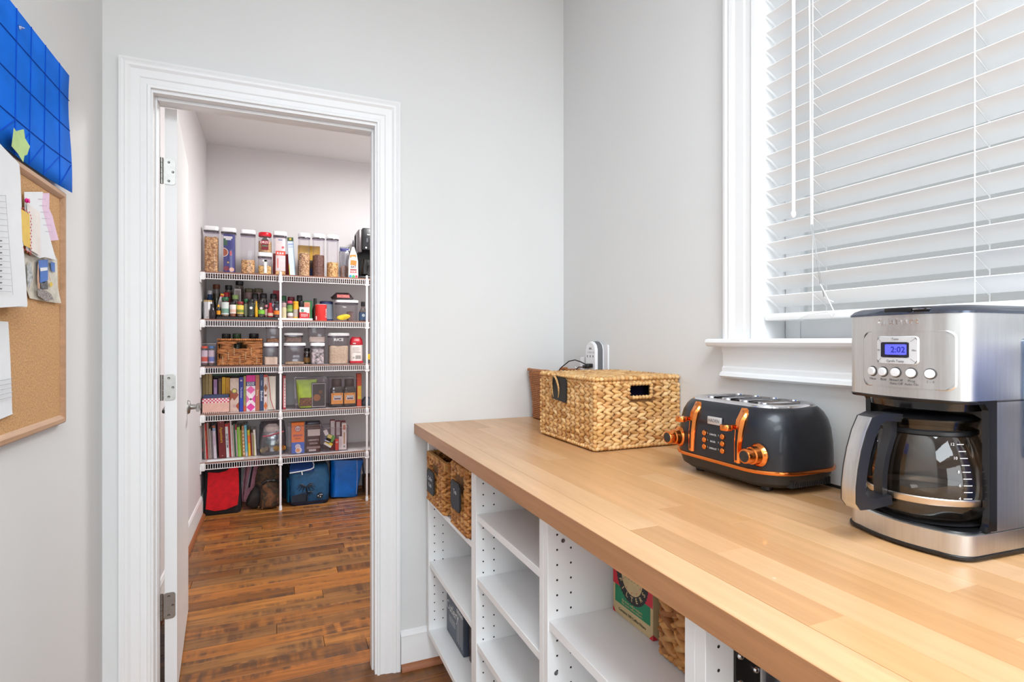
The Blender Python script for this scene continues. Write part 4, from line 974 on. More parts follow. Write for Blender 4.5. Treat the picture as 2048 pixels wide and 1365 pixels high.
for k, lab in enumerate(('backing sheet of the white stack pinned on the cork board', 'large white printed timetable sheet on top of the stack pinned to the cork board')):
    dd = .0275 + k * .006; du = 0 if k else 2.5
    o = sheet('printed_sheet', lab, 'paper', poly([(36 + du, 326 + du), (38 + du, 352), (40 + du, 400), (43 + du, 480), (49 + du, 560), (52 + du * .6, 612 + du)], dd) + [(1.16, 1.285 - k * .004), (1.14, 1.62 - k * .003)], dd, PAP, .010 * (k + .4), n=4)
    o['group'] = 'white sheets pinned on the cork board'
b = MB()
for k in range(17):
    v = 392 + k * 12.0; p0 = wp(-40, v - 4 - k * .1, .0362); p1 = wp(12 + k * .75, v, .0375); b.tube([p0, p1], .0004, GL, 4)
    if k > 7: b.tube([wp(0, v - 6, .0370), wp(3.5, v - 6, .0372)], .0011, M('printed_black', (90, 92, 98), .8), 4)
b.tube([wp(11, 390, .0376), wp(26, 590, .0376)], .0004, GL, 4)
b.obj('table_print', o, smooth=False)

# blue canister on the worktop past the coffee maker: the photo shows it as the reflection in the steel side
t = thing('blue_canister', 'tall blue lidded canister mirrored in the side of the coffee maker', 'canister', (1.035, .285, WT + .0005))
b = MB(); b.lathe([(.070, 0), (.073, .003), (.073, .235), (.070, .238)], (0, 0, 0), M('blue_enamel', (36, 104, 206), .35), 32); b.obj('canister_body', t)
b = MB(); b.lathe([(.075, .236), (.075, .258), (.068, .264), (.014, .266), (.014, .282), (.008, .286), (.001, .286)], (0, 0, 0), M('blue_enamel', (36, 104, 206), .35), 32); b.obj('canister_lid', t)

# ------------------------------------------------------------------ pantry: wire shelves and poles
SY, SX0, SX1 = 4.360, XL + .005, 1.62
SZ = [1.717, 1.385, 1.055, .721, .385]
LB = grain('brown_shelf_board_edge', [(136, 92, 74), (150, 104, 84)], 0, .5, dark=.85)
LT = M('pale_shelf_liner', (206, 196, 196), .28, var=.04, scale=12)
names = ('topmost wire shelf carrying the row of cereal canisters', 'second wire shelf from the top crowded with spice jars', 'middle wire shelf with the wicker basket and flour canisters', 'fourth wire shelf down with the cookbooks and clear bins', 'lowest wire shelf with thin books above the bags')
for z, nm in zip(SZ, names):
    t = thing('wire_shelf', nm, 'shelf', (0, SY, z)); t['group'] = 'white wire pantry shelves'
    b = MB(); b.box(SX0, SX1, .004, YB - SY - .003, -.0065, -.0008, LB); ln_ = b.obj('shelf_board', t)
    b = MB(); b.box(SX0, SX1, .006, YB - SY - .004, -.0008, 0, LT); b.obj('liner_sheet', ln_)
    b = MB(); b.box(SX0, SX1, .0, .0035, -.0075, .0005, LB); b.obj('liner_edge', ln_)
    for zz, nm2 in ((-.0105, 'top_rail'), (-.0495, 'bottom_rail')):
        b = MB(); b.tube([(SX0 + .012, .004, zz), (SX1, .004, zz)], .0031, WIRE, 8); b.obj(nm2, t)
    b = MB(); x = SX0 + .034
    while x < SX1:
        b.box(x - .0018, x + .0018, .0015, .0042, -.049, -.0105, WIRE); x += .0150
    stuff(b.obj('lip_wires', t, smooth=False))
    b = MB(); x = SX0 + .03
    while x < SX1:
        b.box(x - .0015, x + .0015, .006, YB - SY - .005, -.0102, -.0070, WIRE); x += .0254
    for yy in (.19, .36): b.box(SX0 + .01, SX1, yy, yy + .004, -.0132, -.0102, WIRE)
    stuff(b.obj('deck_wires', t, smooth=False))
    b = MB(); b.box(SX0 - .0005, SX0 + .030, -.006, .012, -.058, -.004, WPLA, .003); b.box(SX0 - .0005, SX0 + .008, -.012, .05, -.078, -.030, WPLA, .003); b.obj('end_bracket', t)
for px in (.0195, .634):
    t = thing('shelf_pole', 'white vertical shelf pole %s' % ('standing in the middle of the wire shelves' if px < .3 else 'standing next to the door jamb side of the shelves'), 'pole', (px, SY - .0095, 0), group='shelf support poles')
    b = MB(); b.lathe([(.0078, .012), (.0078, 1.735), (.006, 1.738)], (0, 0, 0), WIRE, 14); b.obj('pole', t)
    b = MB(); b.lathe([(.0115, .0005), (.0115, .006), (.0100, .030), (.0085, .034)], (0, 0, 0), WPLA, 14); b.obj('foot', t)
    for z in SZ:
        b = MB(); b.box(-.015, .015, -.009, .0045, z - .060, z - .046, WPLA, .003); b.box(-.0105, .0105, -.0095, .0045, z - .046, z - .004, WPLA, .002); b.obj('shelf_clip', t)
t = thing('binder_clip', 'small black clip on the lowest shelf lip beside the pole', 'clip', (.668, SY - .001, .385))
b = MB(); b.box(-.012, .012, -.004, .0, -.052, -.004, BLACK, .001); b.obj('clip_body', t)
b = MB(); b.tube([(-.008, -.004, -.006), (-.005, -.012, .010), (.005, -.012, .010), (.008, -.004, -.006)], .001, NICKEL, 5); b.obj('clip_wire', t)

# ------------------------------------------------------------------ pantry goods: builders
def at(uL, uR, vt, y, z0, vb=None):
    """where a thing stands whose front spans uL..uR in the plane y and which rises to vt: (x centre, width, height)"""
    x0, x1 = X(uL, y), X(uR, y); xc_ = (x0 + x1) / 2
    return xc_, x1 - x0, Z(vt, xc_, y) - z0
def col(name, rgb, **k): return M(name, rgb, k.pop('rough', .45), **k)
LIDB = M('black_lid', (28, 27, 30), .35, var=.1); LIDR = M('red_lid', (190, 30, 40), .35); LIDG = M('green_lid', (34, 96, 60), .4)
PASTE = {}
def goods(rgb): return M('goods_%d_%d_%d' % rgb, rgb, .7, var=.35, scale=150)
def paper(rgb): return M('label_%d_%d_%d' % rgb, rgb, .5, var=.05)
JG = clear('spice_glass', (226, 222, 218), .08, .05, .5)
def jar(label, uL, uR, vt, y, z0, lid=LIDB, body=(120, 90, 60), lab=None, lab2=None, rng=(.16, .66), lidf=.20, shape='jar', kind='spice_jar', cat='jar', group='spices on the second shelf', mark=None, opaque=None, neck=.86):
    xc_, w, h = at(uL, uR, vt, y, z0); r = w / 2
    t = thing(kind, label, cat, (xc_, y + r, z0 + .0004), group=group)
    hl = h * (1 - lidf)
    if shape == 'jar': pr = [(r * .9, 0), (r, r * .12), (r, hl * .86), (r * neck, hl * .97), (r * neck, hl)]
    elif shape == 'bottle': pr = [(r * .9, 0), (r, r * .15), (r, hl * .60), (r * .62, hl * .82), (r * .46, hl * .90), (r * .46, hl)]
    elif shape == 'can': pr = [(r * .97, 0), (r, .002), (r, hl), (r * .97, hl + .001)]
    else: pr = [(r * .85, 0), (r, hl * .1), (r * .8, hl * .55), (r * .95, hl)]
    b = MB(); b.lathe(pr, (0, 0, 0), opaque or JG, 18)
    bo = b.obj('jar_body' if shape != 'bottle' else 'bottle_body', t)
    if not opaque:
        k = .95; fill = [(q[0] * k if i else q[0] * .93, min(q[1] + .0015, hl * .84)) for i, q in enumerate(pr[:3])]
        b = MB(); b.lathe(fill, (0, 0, 0), goods(body), 16); b.obj('contents', bo)
    lr = r * (neck + .08) if shape == 'jar' else (r * .52 if shape == 'bottle' else r * 1.0)
    if lid:
        b = MB(); b.lathe([(lr * .97, hl), (lr, hl + .002), (lr, h - .003), (lr * .9, h)], (0, 0, 0), lid, 18); b.obj('lid', t)
    if lab:
        b = MB(); z1, z2 = hl * rng[0], hl * rng[1]
        ring = lambda za, zb, m, d: b.loft([[(( r + d) * math.cos(R(a)), (r + d) * math.sin(R(a)), z) for a in range(-180, 1, 15)] for z in (za, zb)], m, close=False, caps=False)
        ring(z1, z2, paper(lab), .0007)
        if lab2: ring(z1 + (z2 - z1) * .12, z1 + (z2 - z1) * .48, paper(lab2), .0011)
        if mark: disc(b, FR((0, -r - .0014, z1 + (z2 - z1) * .62), (1, 0, 0), (0, 0, 1)), 0, 0, min(r * .45, (z2 - z1) * .2), paper(mark), 0, 14)
        b.obj('label', t)
    return t, r, h
def canister(label, uL, uR, vt, y, z0, fill=None, ff=.6, lidf=.095, group='clear canisters with white lids', content=None, z_off=0., square=True, depth=None):
    xc_, w, h = at(uL, uR, vt, y, z0); hw = w / 2 * .95; hd = (depth or w * .95) / 2
    t = thing('canister', label, 'canister', (xc_, y + hd, z0 + .0004), group=group)
    hl = h * (1 - lidf); hl = max(hl, h - .030); rc = min(hw, hd) * (.45 if square else .98)
    P = lambda k, z: [(x, y_, z) for x, y_ in rrect(hw * k, hd * k, rc * k, 5)]
    b = MB(); b.loft([P(.93, 0), P(.95, .004), P(1, hl - .006), P(1.0, hl)], CLEAR); bo = b.obj('clear_body', t)
    b = MB(); b.loft([P(1.00, hl - .010), P(1.03, hl - .008), P(1.03, hl - .002), P(1.0, hl)], clear('lid_gasket', (190, 184, 200), .1, .2, .4), caps=False); b.obj('gasket', bo)
    b = MB(); b.loft([P(1.0, hl), P(1.05, hl + .003), P(1.05, h - .004), P(1.0, h)], WPLA)
    ld = b.obj('lid', t)
    b = MB(); b.lathe([(hw * .5, h), (hw * .48, h + .002), (.001, h + .002)], (0, 0, 0), WPLA, 16); b.obj('lid_button', ld)
    if fill:
        b = MB(); k = .91; zf = hl * ff; rg = []
        pr2 = random.Random(label)
        rg = [P(k, .003), P(k * 1.01, zf * .5), P(k * 1.02, zf - .008), [(x, y_, z + pr2.uniform(-.006, .006)) for x, y_, z in P(k * .98, zf)], [(x, y_, z + pr2.uniform(-.004, .004)) for x, y_, z in P(k * .5, zf + .003)]]
        b.loft(rg, fill); b.obj('contents', bo, sharp=70)
    return t, hw, hd, h
def grains(name, cols, scale, dark=.5):
    """loose cereal or pasta: cells with their own tone and raised middles"""
    if name in _M: return _M[name]
    m = bpy.data.materials.new(name); m.use_nodes = True; _M[name] = m
    nt = m.node_tree; N = nt.nodes; L = nt.links; p = N['Principled BSDF']; p.inputs['Roughness'].default_value = .6
    tc = N.new('ShaderNodeTexCoord'); vo = N.new('ShaderNodeTexVoronoi'); vo.inputs['Scale'].default_value = scale; L.new(tc.outputs['Object'], vo.inputs['Vector'])
    sp = N.new('ShaderNodeSeparateColor'); L.new(vo.outputs['Color'], sp.inputs[0])
    rp = N.new('ShaderNodeValToRGB'); e = rp.color_ramp.elements
    while len(e) < len(cols): e.new(.5)
    for i, c in enumerate(cols): e[i].position = i / (len(cols) - 1); e[i].color = lin(c)
    L.new(sp.outputs[0], rp.inputs[0])
    r2 = N.new('ShaderNodeValToRGB'); r2.color_ramp.elements[0].position = .35; r2.color_ramp.elements[0].color = (1, 1, 1, 1); r2.color_ramp.elements[1].position = .75; r2.color_ramp.elements[1].color = (dark, dark * .85, dark * .7, 1)
    L.new(vo.outputs['Distance'], r2.inputs[0])
    mx = N.new('ShaderNodeMixRGB'); mx.blend_type = 'MULTIPLY'; mx.inputs[0].default_value = 1; L.new(rp.outputs[0], mx.inputs[1]); L.new(r2.outputs[0], mx.inputs[2]); L.new(mx.outputs[0], p.inputs['Base Color'])
    bp = N.new('ShaderNodeBump'); bp.invert = True; bp.inputs['Strength'].default_value = .8; bp.inputs['Distance'].default_value = .004; L.new(vo.outputs['Distance'], bp.inputs['Height']); L.new(bp.outputs[0], p.inputs['Normal'])
    return m
def carton(name, label, cat, uL, uR, vt, y, z0, rgb, depth=.05, lean=0., group=None, prints=None, texts=None, clearm=None):
    """a box with flat print on its front; prints = (x0, x1, y0, y1 as shares, rgb)"""
    xc_, w, h = at(uL, uR, vt, y, z0)
    t = thing(name, label, cat, (xc_, y, z0 + .0006), group=group, rot=(0, R(lean), 0))
    b = MB(); b.box(-w / 2, w / 2, 0, depth, 0, h, clearm or paper(rgb), .0008, 1); b.obj('carton', t)
    if prints or texts:
        b = MB(); fr = FR((-w / 2, -.0004, 0), (1, 0, 0), (0, 0, 1)); lv = 0
        for p_ in prints or ():
            if len(p_) == 4: disc(b, fr, p_[0] * w, p_[1] * h, p_[2] * w, paper(p_[3]), lv, 18)
            else: flat(b, fr, p_[0] * w, p_[1] * w, p_[2] * h, p_[3] * h, paper(p_[4]), lv)
            lv += .00012
        for s_, x_, y_, sz, rgb_ in texts or (): b.text(s_, sz * w, paper(rgb_), fr @ Matrix.Translation((x_ * w, y_ * h, lv + .0002)), .0001, bold=.0002)
        b.obj('front_print', t, smooth=False)
    return t, w, h
def book(label, uL, uR, vt, y, z0, rgb, lean=0., depth=.16, prints=None, texts=None, pages_out=False, group='cookbooks on the fourth shelf', name='book', rough=.4):
    xc_, w, h = at(uL, uR, vt, y, z0); w = max(w, .004)
    t = thing(name, label, 'book', (xc_, y, z0 + .0006 + abs(math.sin(R(lean))) * w / 2), group=group, rot=(0, R(lean), 0))
    cv = M('cover_%d_%d_%d' % rgb, rgb, rough, var=.05); th = min(.0022, w * .18)
    b = MB()
    if not pages_out: b.box(-w / 2, w / 2, 0, th, 0, h, cv, min(.001, th * .4), 1)
    b.box(-w / 2, -w / 2 + th, (0 if pages_out else th), depth, 0, h, cv); b.box(w / 2 - th, w / 2, (0 if pages_out else th), depth, 0, h, cv); b.obj('cover', t, smooth=False)
    b = MB(); b.box(-w / 2 + th, w / 2 - th, .003 if pages_out else th, depth - .004, .003, h - .003, M('book_pages', (226, 218, 204), .85, var=.03, scale=200, stretch=(40, 1, 1))); b.obj('pages', t, smooth=False)
    if prints or texts:
        b = MB(); fr = FR((-w / 2, -.0004, 0), (1, 0, 0), (0, 0, 1)); lv = 0
        for p_ in prints or ():
            if len(p_) == 4: disc(b, fr, p_[0] * w, p_[1] * h, p_[2] * w, paper(p_[3]), lv, 16)
            elif len(p_) == 3: b.faces([tuple(fr @ Vector((q[0] * w, q[1] * h, lv))) for q in p_[1]], [tuple(range(len(p_[1])))], paper(p_[2]))
            else: flat(b, fr, p_[0] * w, p_[1] * w, p_[2] * h, p_[3] * h, paper(p_[4]), lv)
            lv += .00012
        for s_, sz, rgb_, yy, turn in texts or ():
            b.text(s_, sz, paper(rgb_), fr @ Matrix.Translation((w / 2, yy * h, lv + .0002)) @ Matrix.Rotation(R(turn), 4, 'Z'), .0001, bold=.0002)
        b.obj('spine_print', t, smooth=False)
    return t, w, h
YF = 4.405
# ------------------------------------------------------------------ topmost shelf
z0 = SZ[0] + .001
OAT = grains('oat_squares', [(196, 146, 96), (216, 170, 120), (232, 190, 140), (180, 128, 82)], 75)
HOOP = grains('oat_hoops', [(206, 150, 92), (224, 176, 116), (238, 196, 140)], 80, .35)
PASTA = grains('short_pasta', [(230, 186, 108), (240, 202, 132), (222, 172, 92)], 90)
RICEC = grains('rice_cereal', [(222, 180, 136), (236, 200, 160), (208, 160, 112), (150, 104, 74)], 130)
COCO = grains('cocoa_cereal', [(116, 78, 66), (134, 92, 78), (98, 64, 56)], 150)
FLAK = grains('corn_flakes', [(220, 172, 104), (236, 192, 128), (202, 148, 84)], 85)
canister('tall clear canister of oat squares standing nearest the pantry side wall', 406, 437, 452, YF, z0, OAT, .84)
t, hw, hd, h = canister('tall clear canister holding a dark blue cereal pouch with a bowl picture', 441, 472, 455.5, YF, z0)
b = MB(); b.box(-hw * .68, hw * .86, -hd * .82, hd * .5, .004, h * .86, paper((62, 64, 132)), .003)
fr = FR((-hw * .68, -hd * .83, .004), (1, 0, 0), (0, 0, 1)); Wp, Hp = hw * 1.54, h * .85
hd_ = lambda r_, m_, lv_: b.faces([tuple(fr @ Vector((r_ * math.cos(R(a)), Hp * .52 + r_ * math.sin(R(a)), lv_))) for a in range(-90, 91, 12)], [tuple(range(16))], m_)
hd_(Wp * .44, paper((226, 216, 206)), .0003); hd_(Wp * .38, goods((176, 92, 62)), .0006)
flat(b, fr, .0, Wp * .36, Hp * .70, Hp * .88, paper((52, 92, 70)), .0003); flat(b, fr, .02 * Wp, Wp * .80, Hp * .88, Hp * .94, PW, .0003); flat(b, fr, Wp * .2, Wp * .68, Hp * .84, Hp * .88, PW, .0004)
flat(b, fr, Wp * .56, Wp * .74, Hp * .44, Hp * .56, paper((196, 48, 62)), .0003); disc(b, fr, Wp * .27, Hp * .10, Wp * .25, paper((136, 46, 70)), .0004, 14); disc(b, fr, Wp * .74, Hp * .075, Wp * .22, paper((226, 180, 156)), .0004, 14); flat(b, fr, Wp * .34, Wp * .5, Hp * .24, Hp * .28, paper((206, 176, 96)), .0003)
b.obj('cereal_pouch', t, sharp=30)
canister('tall clear canister a third full of oat hoops', 480, 511, 459.5, YF, z0, HOOP, .34)
t, hw, hd, h = canister('short clear canister of short pasta below the red lidded jar', 515, 544, 505, YF, z0, PASTA, .48, lidf=.2)
b = MB(); b.box(-.004, .014, -hd - .0008, -hd + .002, h * .06, h * .66, PW); b.box(-.014, .014, -hd - .0008, -hd + .002, h * .58, h * .67, PW); b.obj('label', t, smooth=False)
zt = z0 + h + .003
xc_, w, hh = at(515.5, 544, 464, YF, zt)
t = thing('pasta_jar', 'red lidded plastic jar of orzo standing on the short pasta canister', 'jar', (xc_, YF + w / 2, zt))
r = w / 2
b = MB(); b.lathe([(r * .94, 0), (r * .97, .004), (r * .97, hh * .68), (r * .9, hh * .78), (r * .86, hh * .80)], (0, 0, 0), CLEAR, 24); bo = b.obj('jar_body', t)
b = MB(); b.lathe([(r * .90, .002), (r * .92, .006), (r * .92, hh * .56), (.001, hh * .58)], (0, 0, 0), grains('orzo', [(222, 182, 128), (234, 198, 148)], 160), 24); b.obj('contents', bo)
b = MB(); b.lathe([(r * .92, hh * .80), (r * .94, hh * .81), (r * .94, hh * .96), (r * .86, hh)], (0, 0, 0), M('bright_red_lid', (214, 20, 36), .3), 24); b.obj('lid', t)
b = MB(); fr = FR((0, -r * .985 - .001, 0), (1, 0, 0), (0, 0, 1))
pts = [(-.5, .10), (.5, .10), (.5, .36), (.66, .50), (.5, .60), (-.5, .60), (-.66, .50), (-.5, .36)]
b.faces([tuple(fr @ Vector((x * r, z * hh, 0))) for x, z in pts], [tuple(range(8))], paper((120, 22, 34))); disc(b, fr, 0, hh * .58, r * .42, paper((70, 80, 74)), -.0001, 20)
flat(b, fr, -.6 * r, .6 * r, hh * .42, hh * .54, paper((176, 24, 40)), .0002); flat(b, fr, -.38 * r, .38 * r, hh * .26, hh * .35, paper((92, 104, 80)), .0002)
b.text('ORZO', r * .48, PW, fr @ Matrix.Translation((0, hh * .475, .0004)), .0001, bold=.0003); b.obj('label', t, smooth=False)
t, hw, hd, h = canister('tall clear canister with a white and red carton inside next to the slim box', 546, 574, 463, YF, z0)
b = MB(); b.box(-hw * .66, hw * .80, -hd * .82, hd * .4, .004, h * .85, paper((232, 218, 216)), .001)
fr = FR((-hw * .66, -hd * .83, .004), (1, 0, 0), (0, 0, 1)); Wp, Hp = hw * 1.46, h * .845
flat(b, fr, 0, Wp, Hp * .52, Hp * .64, paper((232, 82, 56)), .0003); disc(b, fr, Wp * .75, Hp * .74, Wp * .13, paper((224, 84, 90)), .0003, 14); flat(b, fr, .25 * Wp, .7 * Wp, Hp * .92, Hp * .96, paper((150, 158, 184)), .0003)
for k in range(3): flat(b, fr, (.14 + .26 * k) * Wp, (.30 + .26 * k) * Wp, Hp * .555, Hp * .605, PW, .0005)
flat(b, fr, .16 * Wp, .3 * Wp, Hp * .18, Hp * .44, paper((236, 120, 104)), .0003); flat(b, fr, 0, Wp, 0, Hp * .10, goods((226, 170, 110)), .0003); b.obj('inner_carton', t, sharp=30)
carton('pasta_box', 'red cardboard box half hidden behind the white and red carton canister', 'box', 546, 578, 508, YF + .14, z0, (190, 34, 36), .04)
carton('slim_box', 'slim pale blue box with a dark green top leaning beside the canisters', 'box', 579, 591, 475.5, YF + .004, z0, (204, 214, 232), .10, lean=-3.2, prints=[(0, 1, .90, 1, (52, 74, 46)), (.32, .68, .93, .98, (196, 168, 60)), (.1, .9, .74, .755, (150, 160, 186)), (.1, .9, .80, .84, (150, 166, 196)), (0, .12, 0, .30, (206, 190, 40)), (.9, 1, 0, .9, (110, 150, 170))])
canister('round clear canister of pale rice cereal, first of the three round ones', 596, 621.5, 466, YF, z0, RICEC, .58, square=False, group='round canisters on the topmost shelf')
canister('round clear canister of brown cocoa cereal, middle of the three round ones', 624.5, 651, 467.5, YF, z0, COCO, .55, square=False, group='round canisters on the topmost shelf')
canister('round clear canister of corn flakes, last of the three round ones', 653, 679, 469.5, YF, z0, FLAK, .38, square=False, group='round canisters on the topmost shelf')
carton('cereal_pack', 'yellow and brown cereal pack standing behind the round canisters', 'pack', 596, 640, 492, YF + .13, z0, (206, 160, 52), .05, prints=[(0, 1, 0, .55, (84, 60, 44)), (.1, .5, .55, .8, (226, 190, 90)), (.5, .7, .0, .3, (40, 52, 110))])
def pouch(name, label, cat, uL, uR, vt, y, z0, m, depth=.06, rings=((0, .8, 1), (.15, 1, 1), (.5, 1, .9), (.8, .95, .5), (.94, .9, .1), (1, .86, .06)), parts=None, seed=1, jit=.06, lean=0., group=None, z1=0.):
    xc_, w, h = at(uL, uR, vt, y, z0)
    t = thing(name, label, cat, (xc_, y + depth / 2, z0 + .003 + z1), group=group, rot=(0, R(lean), 0)); pr2 = random.Random(seed)
    rg = []
    for f, kx, ky in rings: rg.append([(x + pr2.uniform(-1, 1) * jit * w * .5, y_ + pr2.uniform(-1, 1) * jit * depth * .5, f * h + (pr2.uniform(0, 1) * jit * h * .2 if 0 < f < 1 else 0)) for x, y_ in rrect(w / 2 * kx, depth / 2 * ky, min(w / 2 * kx, depth / 2 * ky) * .8, 4)])
    b = MB(); b.loft(rg, m); bo = b.obj('pouch_body', t, sharp=60)
    return t, w, h, bo
CB = clear('crinkled_film', (226, 226, 232), .14, .12, .55)
t, w, h, bo = pouch('zip_bag', 'clear zip bag with a blue zip strip next to the piping bag', 'bag', 679, 700, 494, YF + .115, z0, CB, .05, seed=4, jit=.12)
b = MB(); b.loft([[(x * 1.0, y_ * .25, z) for x, y_ in rrect(w * .43, .02, .008)] for z in (h * .86, h * .95)], M('blue_zip', (70, 72, 150), .4)); b.obj('zip_strip', t)
b = MB(); b.loft([[(x * k, y_ * k, z) for x, y_ in rrect(w * .40, .022, .012)] for z, k in ((.004, .8), (.02, 1), (h * .35, .95), (h * .42, .4))], goods((206, 160, 140))); b.obj('contents', bo)
xc_, w, h = at(697, 717, 480, YF, z0)
t = thing('piping_bag', 'white pointed sweet bag printed with orange squares and EAT', 'bag', (xc_, YF + .022, z0 + .001))
b = MB(); b.loft([[(x * w * .5 * k, y_ * .02 * k2, z * h) for x, y_ in rrect(1, 1, .6, 4)] for z, k, k2 in ((0, .9, .5), (.06, 1, 1), (.45, .95, 1), (.62, .72, .8), (.74, .40, .5), (.82, .22, .3))], paper((232, 230, 228))); b.obj('bag_body', t, sharp=60)
b = MB(); b.loft([[(x * w * .5 * k, y_ * .006, z * h) for x, y_ in rrect(1, 1, .6, 3)] for z, k in ((.80, .24), (.88, .10), (.93, .16), (1, .06))], M('dark_twist', (60, 52, 66), .4)); b.obj('twisted_top', t)
b = MB(); fr = FR((0, -.0212, 0), (1, 0, 0), (0, 0, 1)); OR = paper((226, 122, 44))
for cxx, cyy, a in ((-.02, .545, .12), (.0, .40, -.1)):
    f2 = fr @ Matrix.Translation((cxx * w, cyy * h, .0002 - (.004 if cyy > .5 else 0))) @ Matrix.Rotation(a, 4, 'Z'); flat(b, f2, -.3 * w, .3 * w, -.065 * h, .065 * h, OR)
b.text('EAT', w * .30, paper((44, 36, 70)), fr @ Matrix.Translation((0, h * .29, .0003)), .0001, bold=.0006); b.text('SOUR', w * .26, paper((206, 44, 52)), fr @ Matrix.Translation((0, h * .155, .0003)), .0001, bold=.0006)
flat(b, fr, -.32 * w, .32 * w, h * .20, h * .235, paper((150, 60, 56)), .0002); disc(b, fr, -.3 * w, h * .05, w * .13, paper((40, 140, 210)), .0002, 12); disc(b, fr, 0, h * .045, w * .15, paper((64, 160, 90)), .0003, 12); disc(b, fr, .3 * w, h * .05, w * .13, paper((214, 60, 80)), .0002, 12); b.obj('bag_print', t, smooth=False)
# small black coffee machine at the end of the shelf
xc_ = X(717, YF); hgt = Z(456, xc_ + .07, YF) - z0
t = thing('pod_coffee_machine', 'black and grey coffee machine at the door jamb end of the topmost shelf', 'coffee maker', (xc_, YF, z0))
b = MB(); b.box(0, .20, .01, .26, .0, .022, BLACK, .006); b.box(.0, .20, .15, .26, .02, hgt - .02, BLACK, .01); b.obj('stand', t)
b = MB(); b.box(.028, .20, .0, .25, hgt * .56, hgt, M('machine_black', (30, 30, 34), .3), .012); b.obj('head', t)
b = MB(); b.box(.0, .030, .02, .24, hgt * .52, hgt - .012, M('machine_grey', (116, 108, 110), .35, metal=.7), .01); b.obj('side_tank', t)
b = MB(); b.lathe([(.05, .024), (.062, .04), (.060, .10), (.050, .15), (.052, .155)], (.085, .075, 0), clear('dark_glass', (90, 86, 90), .1, .05, .5), 24); b.obj('carafe', t)
b = MB(); fr = FR((.03, -.0006, 0), (1, 0, 0), (0, 0, 1)); flat(b, fr, .035, .12, hgt * .86, hgt * .875, PW); flat(b, fr, .055, .11, hgt * .95, hgt * .965, paper((170, 170, 174)))
for k in range(3): flat(b, fr, .03 + k * .03, .044 + k * .03, hgt * .72, hgt * .80, paper((72, 72, 80)))
disc(b, fr, .028, hgt * .61, .007, PW, 0, 12); b.obj('panel_print', t, smooth=False)

# ------------------------------------------------------------------ second shelf: spices
z0 = SZ[1] + .001
zt = z0 + .024
t = thing('spice_tray', 'long black tray under the front spice jars on the second shelf', 'tray', (0, 0, z0))
xa, xb = X(433, YF), X(556.5, YF)
b = MB(); b.box(xa, xb, YF - .012, YF + .115, 0, .020, BLACK, .002, 1); b.obj('tray_front_step', t)
b = MB(); b.box(xa, xb, YF + .115, YF + .19, 0, .052, BLACK, .002, 1); b.box(xa, xb, YF + .19, YF + .32, 0, .098, BLACK, .002, 1); b.obj('tray_back_steps', t)
z1, z2, z3 = z0 + .0205, z0 + .0525, z0 + .0985; y1, y2, y3 = YF - .004, YF + .118, YF + .196
jar('polished metal canister lying against the side wall end of the second shelf', 398.5, 405.5, 601, YF + .055, z0, None, opaque=CHROME, shape='can', lidf=0, kind='metal_canister', cat='canister')
t, r, h = jar('large polished metal shaker at the side wall end of the second shelf', 406, 427, 600, YF, z0, M('brass_cap', (208, 176, 120), .2, metal=1), opaque=CHROME, shape='can', lidf=.10, kind='metal_shaker', cat='shaker')
jar('slim black pepper bottle in front of the polished shaker', 417.5, 431, 608, YF - .02, z0, LIDB, opaque=M('dark_bottle', (44, 36, 42), .15), shape='bottle', lidf=.14, kind='pepper_bottle', cat='bottle')
jar('tiny black bottle with a yellow cap and label at the tray end', 432.5, 440.5, 610, y1, z1, M('yellow_cap', (234, 168, 30), .4), opaque=BLACK, lab=(232, 152, 34), rng=(.2, .62), lidf=.2, shape='bottle', kind='small_bottle', cat='bottle')
carton('spice_packet', 'white packet with a red and yellow top leaning over the small bottle', 'packet', 433, 440, 587, y1 + .062, z1 + .055, (206, 198, 200), .012, lean=14, prints=[(0, 1, .80, .90, (200, 44, 36)), (0, 1, .90, 1, (236, 176, 44))], group='spices on the second shelf')
jar('dark green lidded jar with a white label at the side wall end of the tray', 442, 457.5, 595, y1, z1, LIDG, (196, 160, 130), (214, 220, 218), (120, 160, 140), rng=(.12, .90), lidf=.17)
jar('black lidded jar with a white label over orange spice', 459.5, 472, 604, y1, z1, LIDB, (206, 104, 40), (236, 228, 224), (228, 190, 170), rng=(.24, .93), lidf=.14)
jar('red lidded jar with a yellow label', 473.5, 487, 603.5, y1, z1, M('brick_red_lid', (146, 40, 44), .4), (150, 130, 110), (240, 204, 90), (126, 140, 60), rng=(.24, .93), lidf=.18)
jar('pale grey green jar half hidden between the yellow label and the oval label jars', 487.5, 496, 598, y1 + .03, z1, LIDG, (130, 134, 110), (150, 156, 130), rng=(.1, .9), lidf=.2)
jar('black lidded jar with a white oval mark on dark glass', 495.5, 509, 599.5, y1, z1, LIDB, (66, 74, 70), (52, 62, 58), rng=(.14, .9), lidf=.16, mark=(232, 232, 226))
jar('slim yellow bottle between two black lidded jars', 509.5, 515.5, 603, y1, z1, M('yellow_cap', (234, 168, 30), .4), opaque=M('mustard_yellow', (228, 172, 40), .4), shape='bottle', lidf=.16, kind='slim_bottle', cat='bottle')
jar('black lidded jar with a bright green label', 516, 529, 600, y1, z1, LIDB, (120, 90, 70), (64, 58, 52), (128, 196, 62), rng=(.12, .9), lidf=.17, mark=(214, 206, 200))
jar('red seasoning shaker with a cream label near the pole', 535, 546.5, 606, y1, z1, M('bright_red_lid', (214, 20, 36), .3), opaque=M('seasoning_red', (186, 34, 44), .4), lab=(222, 196, 170), rng=(.1, .34), shape='bottle', lidf=.15, kind='seasoning_shaker', cat='shaker')
jar('pink spice jar half hidden behind the green label jar and the red shaker', 529, 536, 610, y1 + .02, z1, M('pink_lid', (206, 130, 140), .4), (196, 140, 120), (216, 170, 170), rng=(.2, .8))
